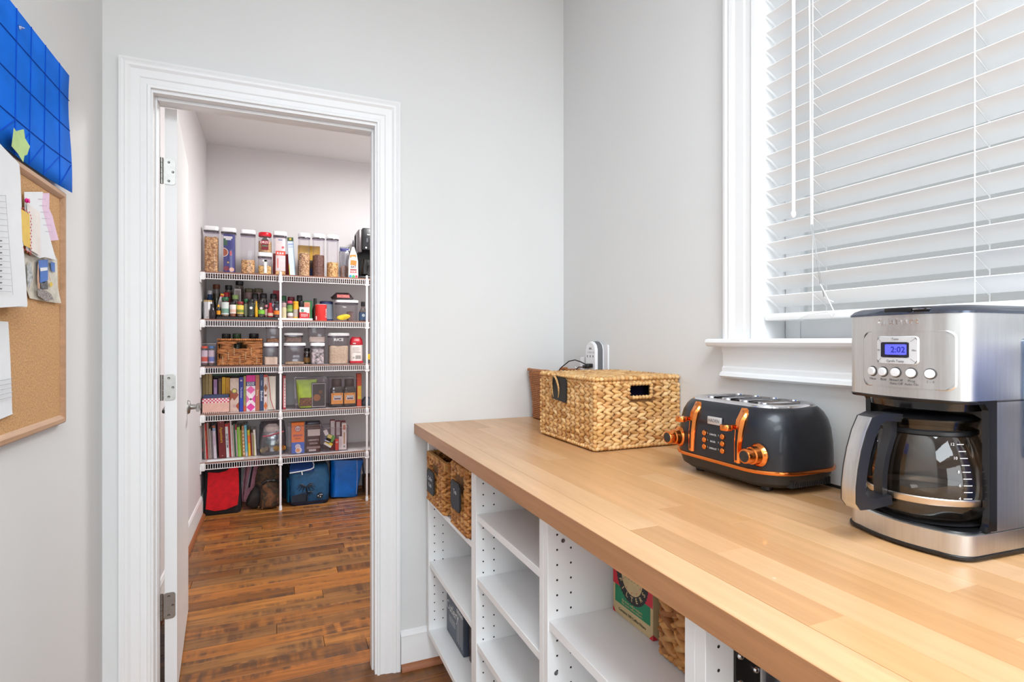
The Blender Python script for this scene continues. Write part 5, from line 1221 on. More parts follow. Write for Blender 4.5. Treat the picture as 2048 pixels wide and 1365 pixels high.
jar('black lidded jar with an orange label beside the pole', 547.5, 559, 603, y1, z1, LIDB, (150, 90, 60), (60, 50, 66), (240, 128, 36), rng=(.1, .92), lidf=.16, mark=(196, 188, 190))
# middle row
jar('red brown filled jar with a red top standing behind the green lidded jar', 446, 459, 585, y2, z2, LIDR, (130, 44, 34), (150, 40, 40), rng=(.4, .9), lidf=.2)
jar('green banded jar with a pale green cap behind the white label jars', 463.5, 477, 590, y2, z2, M('pale_green_cap', (176, 206, 130), .4), (70, 60, 66), (136, 200, 70), rng=(.30, .62), lidf=.24)
jar('black lidded jar of dried herbs standing behind the oval mark jar', 502.5, 517, 587, y2, z2, LIDB, (150, 148, 116), (160, 166, 130), rng=(.1, .7), lidf=.26)
jar('black lidded jar with a small green mark behind the bright green label jar', 519.5, 534, 587, y2, z2, LIDB, (66, 60, 72), (58, 54, 62), rng=(.1, .8), lidf=.24, mark=(70, 150, 90))
jar('black lidded jar with a grey violet label behind the red shaker', 540, 554, 588, y2, z2, LIDB, (126, 110, 120), (120, 112, 130), rng=(.1, .85), lidf=.24, mark=(200, 190, 206))
carton('white_packet', 'tall white packet with a grey picture in the back of the spices', 'packet', 468.5, 482, 578, y2 + .058, z2 + .03, (224, 220, 222), .014, prints=[(.14, .86, .42, .92, (166, 150, 150)), (.5, .26, .2, (232, 228, 230))], group='spices on the second shelf')
# back row
jar('brown lidded jar standing tall in the back corner of the second shelf', 424.5, 440, 569, YF + .21, z0, M('wood_brown_lid', (122, 66, 40), .4), (96, 84, 56), lidf=.12)
jar('blue water bottle with a white cap behind the polished shaker', 409.5, 428, 581, YF + .15, z0, WPLA, opaque=M('bottle_blue', (44, 78, 124), .2), shape='bottle', lidf=.13, kind='blue_bottle', cat='bottle')
jar('black lidded jar of red brown powder in the back row of the spices', 449, 464.5, 570.5, y3, z3, LIDB, (128, 66, 52), lidf=.20)
jar('tallest black lidded jar in the back row below the topmost shelf', 470, 487, 562.5, y3 + .05, z3, LIDB, (168, 150, 140), lidf=.14)
for k, (a, c) in enumerate(((489, 507), (508, 526))):
    jar('can with a camouflage patterned lid, %s of the pair in the back row' % ('first' if k == 0 else 'second'), a, c, 577, y3, z3, M('camouflage_lid', (104, 96, 74), .5, var=.75, scale=90), opaque=M('can_pale', (168, 138, 134), .4, var=.25, scale=40), shape='can', lidf=.22, kind='patterned_can', cat='can', group='camouflage lidded cans')
carton('red_box', 'small dark red box in the back row of spices beside the pole', 'box', 546, 559, 581.5, y3, z3, (158, 24, 40), .04, group='spices on the second shelf')
# to the right of the pole
t = thing('white_tray', 'narrow white tray under the jars between the poles', 'tray', (0, 0, z0)); xa, xb = X(556, YF), X(625, YF)
b = MB(); b.box(xa, xb, YF - .016, YF + .12, 0, .012, WPLA, .002, 1); b.obj('tray_plate', t)
b = MB(); b.box(xa, xb, YF - .018, YF - .0145, .0, .015, WPLA, .001, 1); b.obj('tray_lip', t)
zz = z0 + .0125; y1 = YF - .006; g2 = 'jars on the white tray'
jar('cream label bottle with a pinkish cap next to the pole', 563, 573, 606, y1, zz, M('pinkish_cap', (176, 150, 148), .4), opaque=M('cream_label', (206, 194, 156), .5), lidf=.28, kind='cream_bottle', cat='bottle', group=g2)
jar('squat white pot with a brown base under the green jar', 574.5, 586.5, 626, y1, zz, M('white_pot_lid', (226, 216, 214), .4), opaque=M('brown_pot', (150, 118, 108), .4), lidf=.6, kind='white_pot', cat='pot', group=g2)
h_ = Z(626, X(580, y1), y1)
jar('pink lidded jar with a green label standing on the squat white pot', 574, 585, 602, y1 + .001, h_ + .0006, M('rose_lid', (206, 70, 96), .4), (90, 130, 70), (112, 150, 76), (150, 170, 90), rng=(.1, .8), lidf=.22, group=g2)
jar('yellow squeeze bottle with a grey label', 585.5, 597.5, 603, y1 + .015, zz, M('yellow_cap', (234, 168, 30), .4), opaque=M('mustard_yellow', (228, 172, 40), .4), lab=(186, 176, 160), rng=(.12, .62), lidf=.14, kind='yellow_bottle', cat='bottle', group=g2)
carton('sugar_box', 'white and red carton with a green emblem at the front of the white tray', 'carton', 599, 618.5, 615, y1, zz, (206, 34, 46), .03, prints=[(0, 1, .56, 1, (232, 230, 230)), (.3, .70, .17, (96, 150, 130)), (.72, 1, .50, .56, (232, 230, 230))], texts=[('WHOLE', .5, .36, .2, (240, 220, 216)), ('WHEAT', .5, .22, .2, (240, 220, 216))], group=g2)
jar('green lidded jar standing behind the cream label bottle', 561, 573, 592, YF + .12, z0 + .02, LIDG, (70, 74, 70), lidf=.22, group=g2)
jar('maroon lidded jar behind the pink lidded jar', 575, 590, 594, YF + .12, z0 + .02, M('maroon_lid', (110, 26, 44), .35), (70, 44, 44), lidf=.22, group=g2)
jar('tall black lidded jar behind the yellow squeeze bottle', 593, 605.5, 591, YF + .12, z0 + .02, LIDB, (140, 124, 60), (170, 150, 60), rng=(.2, .7), lidf=.28, group=g2)
jar('short black lidded jar behind the white and red carton', 597, 608, 603, YF + .035, zz, LIDB, (60, 56, 66), lidf=.3, group=g2)
carton('green_carton', 'green carton with a food picture standing behind the white and red carton', 'carton', 608, 624.5, 602, YF + .05, z0 + .013, (44, 110, 62), .035, prints=[(.02, .72, .10, .92, (196, 150, 120)), (.1, .6, .60, .85, (206, 120, 100)), (.1, .6, .30, .5, (214, 180, 120))], group=g2)
jar('dark brown bottle with a black cap between the green carton and the red can', 624.5, 636.5, 597, YF + .055, z0, LIDB, opaque=M('dark_amber', (54, 36, 32), .2), shape='bottle', lidf=.24, kind='dark_bottle', cat='bottle', group=g2)
t, r, h = jar('bright red cylindrical can standing at the front of the second shelf', 631, 654.5, 608.5, YF - .008, z0, M('can_rim_white', (226, 206, 204), .4), opaque=M('can_red', (226, 52, 50), .4, var=.03), shape='can', lidf=.03, kind='red_can', cat='can', group=g2)
b = MB(); fr = FR((r * .80, -r * .62, 0), (.62, .80, 0), (0, 0, 1)); b.text('Cocoa', .026, PW, fr @ Matrix.Translation((-.002, h * .45, .0015)) @ Matrix.Rotation(R(90), 4, 'Z'), .0001, bold=.0003); b.box(-r * .9, -r * .7, -r * .62, -r * .40, .006, .034, PW); b.obj('can_print', t, smooth=False)
jar('dark blue can with a black lid standing behind the bright red can', 640, 667.5, 602.5, YF + .06, z0, M('navy_lid', (40, 36, 60), .35), opaque=M('can_navy', (40, 52, 100), .35, var=.2, scale=30), lab=(116, 128, 140), rng=(.1, .9), shape='can', lidf=.05, kind='blue_can', cat='can', group=g2)
t, hw, hd, h = canister('square clear canister with a yellow scoop bag inside on the second shelf', 671.5, 718, 600.5, YF, z0, None, lidf=.13, depth=.15)
b = MB(); b.loft([[(x * k + .008 * math.sin(z * 90), y_ * k, z) for x, y_ in rrect(hw * .62, .012, .01)] for z, k in ((.010, .35), (.020, .85), (.034, 1), (.046, .8), (.052, .4))], M('lemon_yellow', (240, 212, 30), .35, var=.1), mat=Matrix.Translation((-.018, -hd + .032, .0)) @ Matrix.Rotation(-.28, 4, 'Y')); b.obj('yellow_bag', t)
b = MB(); b.box(hw * .10, hw * .62, -hd * .2, hd * .6, .004, h * .48, goods((140, 112, 108)), .004); b.obj('brown_pack', t)
b = MB(); b.text('TEA', .018, PW, FR((-hw * .3, -hd - .0012, h * .66), (1, 0, 0), (0, 0, 1)), .0001); b.obj('lettering', t, smooth=False)
zt = z0 + h + .004
t, w, h, bo = pouch('baking_pouch', 'crumpled dark pouch with red print lying on the square clear canister', 'pouch', 664, 708, 586, YF + .02, zt, M('dark_pouch', (66, 54, 58), .3, var=.4, scale=40), .10, rings=((0, .9, .8), (.3, 1, 1), (.7, .72, .7), (1, .55, .4)), seed=9, jit=.10)
b = MB(); fr = FR((0, -.046, h * .42), (1, 0, 0), (0, .35, 1)); flat(b, fr, -w * .28, w * .30, -.014, .014, paper((150, 34, 36)), .004); b.text('OATMEAL', .020, paper((232, 110, 96)), fr @ Matrix.Translation((.002, 0, .0046)), .0001, bold=.0004); b.obj('pouch_print', t, smooth=False)
jar('dark glass bottle with a blue label at the jamb end of the second shelf', 719, 735, 603.5, YF, z0, LIDB, (40, 40, 60), (60, 84, 118), rng=(.08, .58), shape='bottle', lidf=.24, kind='vanilla_bottle', cat='bottle', mark=(190, 200, 206))

# ------------------------------------------------------------------ middle shelf
z0 = SZ[2] + .001
for k, (a, c, lm, lb) in enumerate(((402, 415, (238, 82, 36), 'orange'), (416.5, 429, (40, 128, 196), 'blue'))):
    jar('sprinkle bottle with %s cap in the clear bin at the side wall' % ('an orange' if k == 0 else 'a blue'), a, c, 693, YF + .012, z0 + .004, M(lb + '_cap', lm, .35), (160, 104, 90), (222, 206, 216), (216, 90, 70) if k == 0 else (110, 126, 196), rng=(.14, .88), lidf=.11, kind='sprinkle_bottle', cat='bottle', group='sprinkle bottles in the clear bin')
def clearbin(label, uL, uR, vt, y, z0, depth=.2, group='clear plastic bins'):
    xc_, w, h = at(uL, uR, vt, y, z0)
    t = thing('clear_bin', label, 'bin', (xc_, y, z0 + .0004), group=group); k = .96; th = .0022
    b = MB(); b.loft([ring4(w / 2 * .97, depth / 2 * .97, 0), ring4(w / 2, depth / 2, h), ring4(w / 2 - th, depth / 2 - th, h), ring4(w / 2 * .97 - th, depth / 2 * .97 - th, .003)], CLEAR, mat=Matrix.Translation((0, depth / 2, 0))); b.obj('bin_body', t, smooth=False)
    b = MB(); P = [(x, y_ + depth / 2, h) for x, y_, _ in ring4(w / 2, depth / 2, 0)]; b.tube(P + P[:1], .0022, clear('bin_rim', (225, 225, 230), .3, .1, .6), 6); b.obj('rim', t)
    return t, w, h
clearbin('low clear bin holding the two sprinkle bottles', 400, 432, 688, YF + .001, z0, .22)
# wicker basket with jars
xc_, w, h = at(434.5, 524, 678.5, YF, z0); hb_ = .13
t = thing('pantry_basket', 'brown woven basket with a hand hole standing on the middle wire shelf', 'basket', (xc_, YF + hb_, z0 + .001))
hx_, hh_ = w / 2 * .97, h
b = MB(); i_ = .007
for (xa, xb, ya, yb, za, zb) in ((-hx_ + i_, -hx_ + i_ + .004, -hb_ + i_, hb_ - i_, 0, hh_ - .004), (hx_ - i_ - .004, hx_ - i_, -hb_ + i_, hb_ - i_, 0, hh_ - .004), (-hx_ + i_, hx_ - i_, hb_ - i_ - .004, hb_ - i_, 0, hh_ - .004), (-hx_ + i_, hx_ - i_, -hb_ + i_, hb_ - i_, 0, .004), (-hx_ + i_, -.04, -hb_ + i_, -hb_ + i_ + .004, 0, hh_ - .004), (.042, hx_ - i_, -hb_ + i_, -hb_ + i_ + .004, 0, hh_ - .004), (-.04, .042, -hb_ + i_, -hb_ + i_ + .004, 0, hh_ * .62), (-.04, .042, -hb_ + i_, -hb_ + i_ + .004, hh_ * .86, hh_ - .004)): b.box(xa, xb, ya, yb, za, zb, LINER)
b.obj('inner_wall', t, smooth=False)
rn = random.Random(21); nrow = 9
for k in range(nrow):
    s = Strands(); zc = .014 + (hh_ - .034) * (k + .5) / nrow; rh = (hh_ - .034) / nrow
    for side in (1, 0, 2):
        ln2 = 2 * (hx_ if side == 1 else hb_); n = round(ln2 / .052)
        for i in range(n):
            q = -ln2 / 2 + (i + .5 + .5 * ((k // 2) % 2) * (1 if i < n - 1 else 0)) * ln2 / n
            if side == 1 and abs(q) < .05 and hh_ * .60 < zc < hh_ * .86: continue
            tan, nrm, base = (((1, 0, 0), (0, -1, 0), (0, -hb_, 0)) if side == 1 else ((0, -1, 0), (-1, 0, 0), (-hx_, 0, 0)) if side == 0 else ((0, 1, 0), (1, 0, 0), (hx_, 0, 0)))
            for sg in (-1, 0, 1): s.leaf(Vector(base) + Vector(tan) * q + Vector((0, 0, zc + sg * rh * .32)), Vector(tan) + Vector((0, 0, rn.uniform(-.16, .16))), nrm, ln2 / n * 1.35, rh * .24, .0055, rn.random())
    s.obj('weave_row', HYD, t)
rope(t, HYD, ring4(hx_, hb_, hh_ - .006), .008, .014, rn, 'rim'); rope(t, HYD, ring4(hx_, hb_, .008), .007, .013, rn, 'base_rope')
for k in range(7):
    b = MB(); xk = -hx_ + .03 + k * (2 * hx_ - .06) / 6; z_a = hh_ * (.05 + .16 * (k % 3)); b.box(xk - .0012, xk + .0012, -hb_ - .0075, -hb_ - .004, z_a, z_a + hh_ * .30, M('pale_stake', (206, 176, 140), .6)); b.obj('stake', t, smooth=False)
for a, c, v, lm, lb in ((442, 461.5, 668, LIDB, 'black lidded jar in the woven basket nearest the side wall'), (464, 482.5, 667.5, M('dark_green_lid', (52, 78, 48), .35), 'green lidded jar in the middle of the woven basket'), (497, 518, 667.5, LIDB, 'black lidded jar in the woven basket nearest the pole')):
    jar(lb, a, c, v, YF + .09, z0 + .012, lm, (96, 104, 96), lidf=.20, kind='basket_jar', group='jars in the woven basket')
FLOUR = M('flour', (226, 202, 182), .9, var=.04, scale=60); SUG = M('pale_meal', (206, 190, 180), .9, var=.05, scale=90)
t, hw, hd, h = canister('short clear canister of flour standing before the pole', 526.5, 557, 686.5, YF, z0, FLOUR, .40, lidf=.16, square=True)
canister('taller clear canister stacked on the short flour canister before the pole', 531, 560, 651, YF + .03, z0 + h + .004, goods((176, 128, 92)), .22, lidf=.10)
t, hw, hd, h = canister('wide clear canister with a little meal at the bottom beside the pole', 567.5, 612, 686.5, YF, z0, goods((190, 160, 130)), .12, lidf=.14, depth=.15)
canister('low clear canister of trail mix stacked on the wide canister beside the pole', 568, 607, 666.5, YF + .02, z0 + h + .004, goods((150, 124, 112)), .8, lidf=.26, depth=.13)
t, hw, hd, h = canister('clear canister with a white printed pattern in the middle of the shelf', 621.5, 650, 686.5, YF, z0, M('printed_beans', (190, 178, 180), .6, var=.6, scale=45), .80, lidf=.15)
canister('clear canister of pale meal stacked on the printed canister', 616, 653, 651, YF + .02, z0 + h + .004, SUG, .34, lidf=.10, depth=.12)
t, hw, hd, h = canister('large clear canister lettered RICE half full of rice', 656.5, 700, 666.5, YF, z0, grains('white_rice', [(226, 204, 180), (236, 218, 196), (214, 188, 162)], 260, .7), .63, lidf=.10, depth=.15)
b = MB(); b.text('RICE', .030, PW, FR((-.004, -hd - .0012, h * .78), (1, 0, 0), (0, 0, 1)), .0001, sx=1.15, bold=.0004); b.obj('lettering', t, smooth=False)
jar('dark jar with an amber label in the gap between the stacked canisters', 608, 621, 697, YF + .10, z0, LIDB, (80, 60, 52), (176, 130, 70), rng=(.1, .5), kind='amber_jar', group='clear canisters with white lids')
t, w, h, bo = pouch('sugar_bag', 'red topped white paper bag next to the RICE canister', 'bag', 701, 726, 675, YF, z0, paper((232, 222, 216)), .075, rings=((0, .95, 1), (.05, 1, 1), (.64, 1, 1), (.70, .98, .95)), seed=3, jit=.02)
b = MB(); pr2 = random.Random(5)
b.loft([[(x * k + pr2.uniform(-.003, .003), y_ * k2, z * h) for x, y_ in rrect(w / 2, .0375, .028, 4)] for z, k, k2 in ((.69, 1.0, .98), (.78, 1.02, 1.0), (.90, .92, .8), (.97, .72, .4), (1.0, .66, .3))], M('sugar_red', (190, 26, 44), .35, var=.12, scale=30)); b.obj('folded_top', t, sharp=50)
b = MB(); b.box(-w / 2 - .0006, w / 2 + .0006, -.0384, .0384, .001, h * .09, M('sugar_red', (190, 26, 44), .35)); fr = FR((-w / 2, -.0386, 0), (1, 0, 0), (0, 0, 1))
for k in range(6): flat(b, fr, (.42 + k * .07) * w, (.45 + k * .07) * w, .16 * h, .30 * h, INK)
disc(b, fr, .24 * w, .22 * h, .09 * w, INK, 0, 3); disc(b, fr, .24 * w, .22 * h, .05 * w, PW, .0002, 3)
for k in range(4): flat(b, fr, .18 * w, (.8 - .1 * (k % 2)) * w, (.42 + k * .055) * h, (.435 + k * .055) * h, paper((190, 170, 176)))
flat(b, fr, .2 * w, .42 * w, .735 * h, .77 * h, PW, .002); b.obj('bag_print', t, smooth=False)
jar('small yellow lidded tub at the jamb end of the middle shelf', 732, 746, 709, YF + .03, z0, M('yellow_tub_lid', (226, 186, 40), .4), opaque=M('tub_dark', (70, 70, 70), .5), lidf=.6, kind='yellow_tub', cat='tub', group=None)

# ------------------------------------------------------------------ fourth shelf: cookbooks and bins
z0 = SZ[3] + .001; YK = 4.44
def argyle(cols, n=4, w=1.0):
    """diamond print for a spine: outlines in shares of the spine"""
    out = []
    for k in range(n):
        c0 = (k + .5) / n; out.append((0, [(.5, c0 - .5 / n), (1, c0), (.5, c0 + .5 / n), (0, c0)], cols[k % len(cols)]))
    return out
for k, (a, c) in enumerate(((405, 410.5), (411, 417), (417.5, 424))):
    book('olive cream hardback, %s of the three at the side wall' % ('first', 'second', 'third')[k], a, c, (751, 748.5, 748)[k], YK + .03, z0, ((150, 128, 78), (166, 144, 92), (176, 152, 100))[k], prints=[(.2, .8, .2, .8, ((142, 120, 72), (158, 136, 86), (168, 144, 94))[k])])
book('small lilac book between the olive hardbacks and the brown one', 427, 434.5, 759.5, YK + .03, z0, (158, 120, 164), prints=[(.2, .8, .3, .75, (186, 152, 190))])
book('dark brown book next to the two yellow ones', 436.5, 443.5, 757, YK + .03, z0, (82, 56, 40), prints=[(.25, .75, .5, .9, (120, 90, 50))])
book('bright yellow book, first of two', 444, 451, 755, YK + .03, z0, (222, 172, 24), prints=[(.3, .7, .2, .8, (200, 150, 20))])
book('deep yellow book, second of two', 451.5, 459.5, 756, YK + .03, z0, (214, 152, 20), prints=[(.3, .7, .3, .7, (196, 136, 16))])
book('wide brown and cream diamond patterned cookbook', 460, 477.5, 757, YK - .012, z0, (206, 182, 170), prints=[(0, [(0, 0), (1, .0), (1, .12), (.5, .25)], (206, 176, 164))] + argyle([(206, 182, 170), (150, 78, 56), (214, 190, 178)], 3) + [(0, [(0, .33), (.5, .5), (0, .66)], (148, 72, 50)), (0, [(1, .05), (1, .28), (.62, .17)], (160, 70, 40)), (.5, .62, .34, (120, 116, 86)), (.5, .62, .22, (216, 196, 110)), (.5, .17, .2, (196, 160, 160))], depth=.18)
book('royal blue paperback with small pale lettering', 478.5, 486.5, 755, YK - .012, z0, (36, 48, 138), prints=[(.2, .8, .0, .4, (36, 64, 170)), (.5, .90, .26, (206, 190, 200))], texts=[('The Kitchen', .016, (190, 196, 222), .55, -90)])
book('slim tan and green book with an orange foot', 487, 492, 752.5, YK - .010, z0, (166, 140, 92), prints=[(0, 1, .28, .62, (138, 140, 80)), (0, 1, 0, .16, (196, 84, 50))])
book('wide pink and white diamond patterned cookbook lettered COOK', 492.5, 510.5, 751, YK - .012, z0, (232, 214, 222), prints=[(0, 1, .82, 1, (214, 44, 140)), (0, 1, .70, .82, (40, 46, 104))] + [(0, [(.5, a), (1, a + .11), (.5, a + .22), (0, a + .11)], c) for a, c in ((.48, (224, 96, 164)), (.24, (238, 226, 230)), (.0, (216, 62, 150)))] + [(0, [(0, .22), (.4, .33), (0, .46)], (222, 110, 170)), (0, [(1, .22), (.6, .33), (1, .46)], (214, 66, 150)), (.5, .33, .13, (110, 70, 80))], texts=[('COOK', .017, (232, 232, 240), .785, 0), ('BOOK', .017, (232, 232, 240), .735, 0)], depth=.18)
book('terracotta cookbook with pale lettering on its spine', 511, 519, 750.5, YK - .010, z0, (176, 104, 74), texts=[('Baking', .017, (228, 190, 166), .5, -90)])
book('navy cookbook with white lettering on its spine', 519.5, 527, 748.5, YK - .010, z0, (42, 58, 98), prints=[(.1, .9, .52, .56, (70, 84, 120))], texts=[('Barefoot', .021, (226, 228, 234), .40, -90), ('Kitchen', .012, (180, 188, 206), .75, -90)])
book('small diamond patterned cookbook with orange corners', 527.5, 535, 750, YK - .010, z0, (222, 198, 196), prints=argyle([(206, 110, 56), (228, 206, 206), (150, 96, 60), (226, 200, 190)], 4) + [(0, 1, .93, 1, (196, 70, 56)), (.5, .42, .34, (120, 84, 60))])
t, w, h = book('white book block with a red ribbon marker showing its pages', 535.5, 551.5, 752.5, YK - .008, z0, (226, 214, 206), pages_out=True)
b = MB(); b.tube([(-w * .42, -.002, h * .98), (-w * .30, -.004, h * .7), (-w * .12, -.004, h * .3), (w * .18, -.004, h * .08), (w * .30, -.004, .002)], .0022, M('red_ribbon', (176, 24, 40), .5), 6); b.obj('ribbon', t)
book('black slim book behind the pole', 553, 560.5, 751, YK, z0, (48, 40, 44))
book('slim red and white lettered book standing last behind the pole', 565.5, 571.5, 752, YK, z0, (172, 44, 52), prints=[(.3, .95, .06, .92, (222, 196, 196))] + [(.5, .8, .1 + .09 * k, .13 + .09 * k, (186, 90, 96)) for k in range(8)])
carton('green_folder', 'dark green folder lying flat across the tops of the cookbooks', 'folder', 424, 520, 748, YK + .02, Z(751.5, X(470, YK), YK), (26, 70, 48), .15)
# recipe box
xc_, w, h = at(404.5, 458, 791, YF - .018, z0)
t = thing('recipe_box', 'pink recipe box with a chequered band and a navy lid', 'box', (xc_, YF - .018, z0 + .0006))
b = MB(); b.box(-w / 2, w / 2, 0, .10, 0, h * .82, paper((226, 180, 166)), .0015, 1); b.obj('box_body', t)
b = MB(); b.box(-w / 2 + .004, w / 2 - .004, .012, .096, h * .82, h, paper((54, 66, 100)), .001, 1); b.obj('box_lid', t)
b = MB(); fr = FR((-w / 2, -.0004, 0), (1, 0, 0), (0, 0, 1)); flat(b, fr, 0, w, h * .58, h * .82, paper((240, 222, 222)))
for i in range(15):
    for j in range(3):
        if (i + j) % 2 == 0: flat(b, fr, i * w / 15, (i + 1) * w / 15, h * (.58 + j * .08), h * (.66 + j * .08), paper((206, 72, 100)), .0002)
for i in range(13): flat(b, fr, (i + .35) * w / 13, (i + .75) * w / 13, .0, h * .07, paper((60, 52, 52)), .0002)
b.obj('box_print', t, smooth=False)
t, w, h = clearbin('clear bin with the lime green bag beside the pole on the fourth shelf', 590, 655, 757.5, YF + .005, z0, .22)
t, w, h, bo = pouch('lime_bag', 'lime green snack bag with brown nuts showing at the bottom', 'bag', 593, 634, 761, YF + .020, z0 + .004, M('lime_film', (168, 200, 40), .35, var=.15, scale=25), .06, rings=((0, .70, .8), (.1, .78, 1), (.4, .86, .9), (.75, .95, .6), (.93, 1, .2), (1, 1, .12)), seed=6, jit=.05)
b = MB(); b.loft([[(x, y_, z) for x, y_ in rrect(w * .37, .032, .02, 4)] for z in (.012, h * .36)], grains('mixed_nuts', [(120, 80, 50), (150, 106, 70), (96, 64, 44)], 70)); b.obj('window', t)
t, w, h = carton('dark_pack', 'dark pack with a thin white outline and a brown cookie picture', 'pack', 623.5, 651.5, 766, YF + .018, z0 + .0045, (66, 60, 58), .012, prints=[(.03, .97, .03, .97, (206, 200, 198)), (.055, .945, .05, .95, (62, 56, 54)), (.36, .40, .26, (150, 96, 56)), (.62, .62, .14, (110, 74, 52))])
t, w, h = clearbin('clear bin with two jars under orange labels on the fourth shelf', 658.5, 713, 757.5, YF + .005, z0, .22)
for k, (a, c) in enumerate(((662, 686.5), (688, 711))):
    xc_, w, h = at(a, c, 759, YF + .016, z0 + .004)
    t = thing('peanut_jar', 'jar with an orange label %s' % ('next to the dark pack' if k == 0 else 'next to the tall red box'), 'jar', (xc_, YF + .016 + w / 2, z0 + .0046), group='orange labelled jars')
    b = MB(); b.loft([[(x * q, y_ * q, z * h) for x, y_ in rrect(w / 2, w / 2, w * .16, 4)] for z, q in ((0, .95), (.02, 1), (.62, 1), (.72, .86))], clear('amber_jar_plastic', (170, 150, 130), .08, .06, .4)); bo = b.obj('jar_body', t)
    b = MB(); b.loft([[(x * q, y_ * q, z * h) for x, y_ in rrect(w / 2, w / 2, w * .16, 4)] for z, q in ((.02, .92), (.60, .94))], goods((124, 92, 60))); b.obj('contents', bo)
    b = MB(); b.lathe([(w * .40, .72 * h), (w * .42, .74 * h), (w * .42, .97 * h), (w * .38, h)], (0, 0, 0), M('dark_brown_lid', (70, 50, 46), .35), 22); b.obj('lid', t)
    b = MB(); fr = FR((-w / 2, -w / 2 - .0006, 0), (1, 0, 0), (0, 0, 1)); flat(b, fr, .02 * w, .98 * w, .10 * h, .50 * h, paper((226, 152, 70))); flat(b, fr, .2 * w, .86 * w, .24 * h, .40 * h, PW, .0002); flat(b, fr, .26 * w, .8 * w, .26 * h, .32 * h, paper((110, 80, 80)), .0004)
    for q in (.16, .84): disc(b, fr, q * w, .46 * h, .04 * w, INK, .0002, 8)
    b.text('ALMOND', .17 * w, INK, fr @ Matrix.Translation((w * .53, .36 * h, .0006)), .0001); b.obj('label', t, smooth=False)
carton('red_tall_box', 'tall orange red box with a yellow green panel beside the second clear bin', 'box', 714, 723, 748, YF + .02, z0, (190, 76, 50), .06, prints=[(.15, .95, .22, .62, (190, 176, 60)), (.2, .9, .3, .55, (206, 150, 60))])
t, w, h, bo = pouch('dark_bag', 'small dark grey bag slumped at the jamb end of the fourth shelf', 'bag', 724, 748, 796, YF + .03, z0, M('charcoal_cloth', (70, 74, 82), .8, var=.2), .12, rings=((0, 1, 1), (.3, 1, 1), (.7, .7, .7), (1, .3, .3)), seed=12, jit=.1)

# ------------------------------------------------------------------ lowest shelf: thin books, bags and bins
z0 = SZ[4] + .001; YL = 4.475; g5 = 'thin books on the lowest shelf'; vb = 908.
low = [  # u0, u1, top v, colour, lean, label, prints
 (404, 406.5, 868, (40, 84, 100), 'teal and black booklet against the pantry side wall', [(0, 1, 0, .45, (30, 30, 34)), (0, 1, .3, .42, (196, 84, 60))]),
 (407.5, 410, 851, (166, 158, 150), 'grey stapled booklet second from the side wall', None),
 (411, 415.5, 848, (196, 38, 40), 'slim red book near the side wall', [(0, .3, 0, 1, (226, 216, 206)), (.4, 1, .55, .8, (206, 90, 50))]),
 (416.5, 420, 846, (196, 170, 158), 'tan pink booklet beside the slim red book', None),
 (420.5, 424, 858, (190, 182, 178), 'pale grey booklet beside the tan pink one', None),
 (424.5, 427.5, 862, (150, 138, 138), 'short grey booklet before the spiral notebook', None),
 (427.8, 433.6, 852, (216, 204, 214), 'spiral bound notebook with a pale violet spine', [(0, 1, .84, .93, (150, 170, 206)), (0, 1, .93, 1, (176, 100, 64)), (.2, .8, .4, .7, (206, 180, 206))]),
 (438.3, 452, 842.5, (118, 26, 30), 'thick maroon album with gold script on its spine', [(.45, .955, .06, (226, 214, 206)), (.5, .06, .06, (226, 206, 180))]),
 (453, 458.5, 848.5, (228, 224, 226), 'white book with a red top and dark lettering', [(0, 1, .92, 1, (196, 40, 46))]),
 (459, 462.5, 846, (178, 34, 40), 'slim red book beside the white book with a red top', None),
 (463, 466, 842, (226, 214, 214), 'thin tall white booklet beside the slim red book', None),
 (466.5, 469.5, 851, (196, 176, 164), 'thin tan booklet in the middle of the row', None),
 (470, 472.5, 848, (52, 104, 70), 'thin dark green booklet in the middle of the row', None),
 (473, 476, 850, (222, 196, 204), 'thin pink and white booklet with a crimson top', [(0, 1, .84, 1, (176, 30, 60))]),
 (476.5, 482.5, 855, (132, 190, 50), 'lime green book in the middle of the row', [(.55, .9, 0, 1, (166, 190, 110))]),
 (483, 485.5, 861, (196, 180, 40), 'thin yellow green booklet beside the lime one', None),
 (486, 490.5, 852.5, (190, 128, 80), 'tan patterned book beside the sky blue one', [(.15, .85, .12 * k + .06, .12 * k + .13, (226, 196, 160)) for k in range(7)]),
 (491, 496, 851, (110, 180, 196), 'sky blue book between the tan patterned and the yellow ones', [(0, 1, 0, .14, (176, 186, 190)), (.2, .8, .5, .9, (126, 196, 206))]),
 (497, 501.5, 861, (232, 180, 36), 'yellow and orange book beside the sky blue one', [(0, 1, .5, .8, (236, 120, 40)), (0, 1, .8, 1, (206, 190, 50))]),
 (502, 503.8, 868, (166, 26, 36), 'very thin red booklet near the clear bag', None),
 (504.5, 508, 866, (186, 162, 146), 'short tan booklet near the clear bag', None),
 (508.5, 513, 860, (232, 222, 214), 'cream booklet standing last beside the clear bag', [(0, .3, 0, .8, (196, 190, 80))]),
]
for u0, u1, vt, rgb, lb, pr_ in low:
    tx = None
    if 'maroon' in lb: tx = [('Appetizers', .026, (222, 166, 40), .62, -90)]
    if 'red top and' in lb: tx = [('BETTER HOME', .016, (70, 66, 96), .5, -90)]
    xk = (u0 + u1) / 2
    book(lb, u0, u1, vt, YL + (.02 if u1 - u0 < 4 else 0), z0, rgb, lean=-2.5, depth=.20, prints=pr_, texts=tx, group=g5)
t = thing('paper_slip', 'white paper strip lying on the lowest shelf before the books', 'paper', (0, 0, z0 + .0003))
x0_, x1_ = X(414, YF - .02), X(488, YF + .03); b = MB(); b.box(x0_, x1_, SY + .012, SY + .075, 0, .0006, PAP, mat=None); b.obj('slip', t, smooth=False)
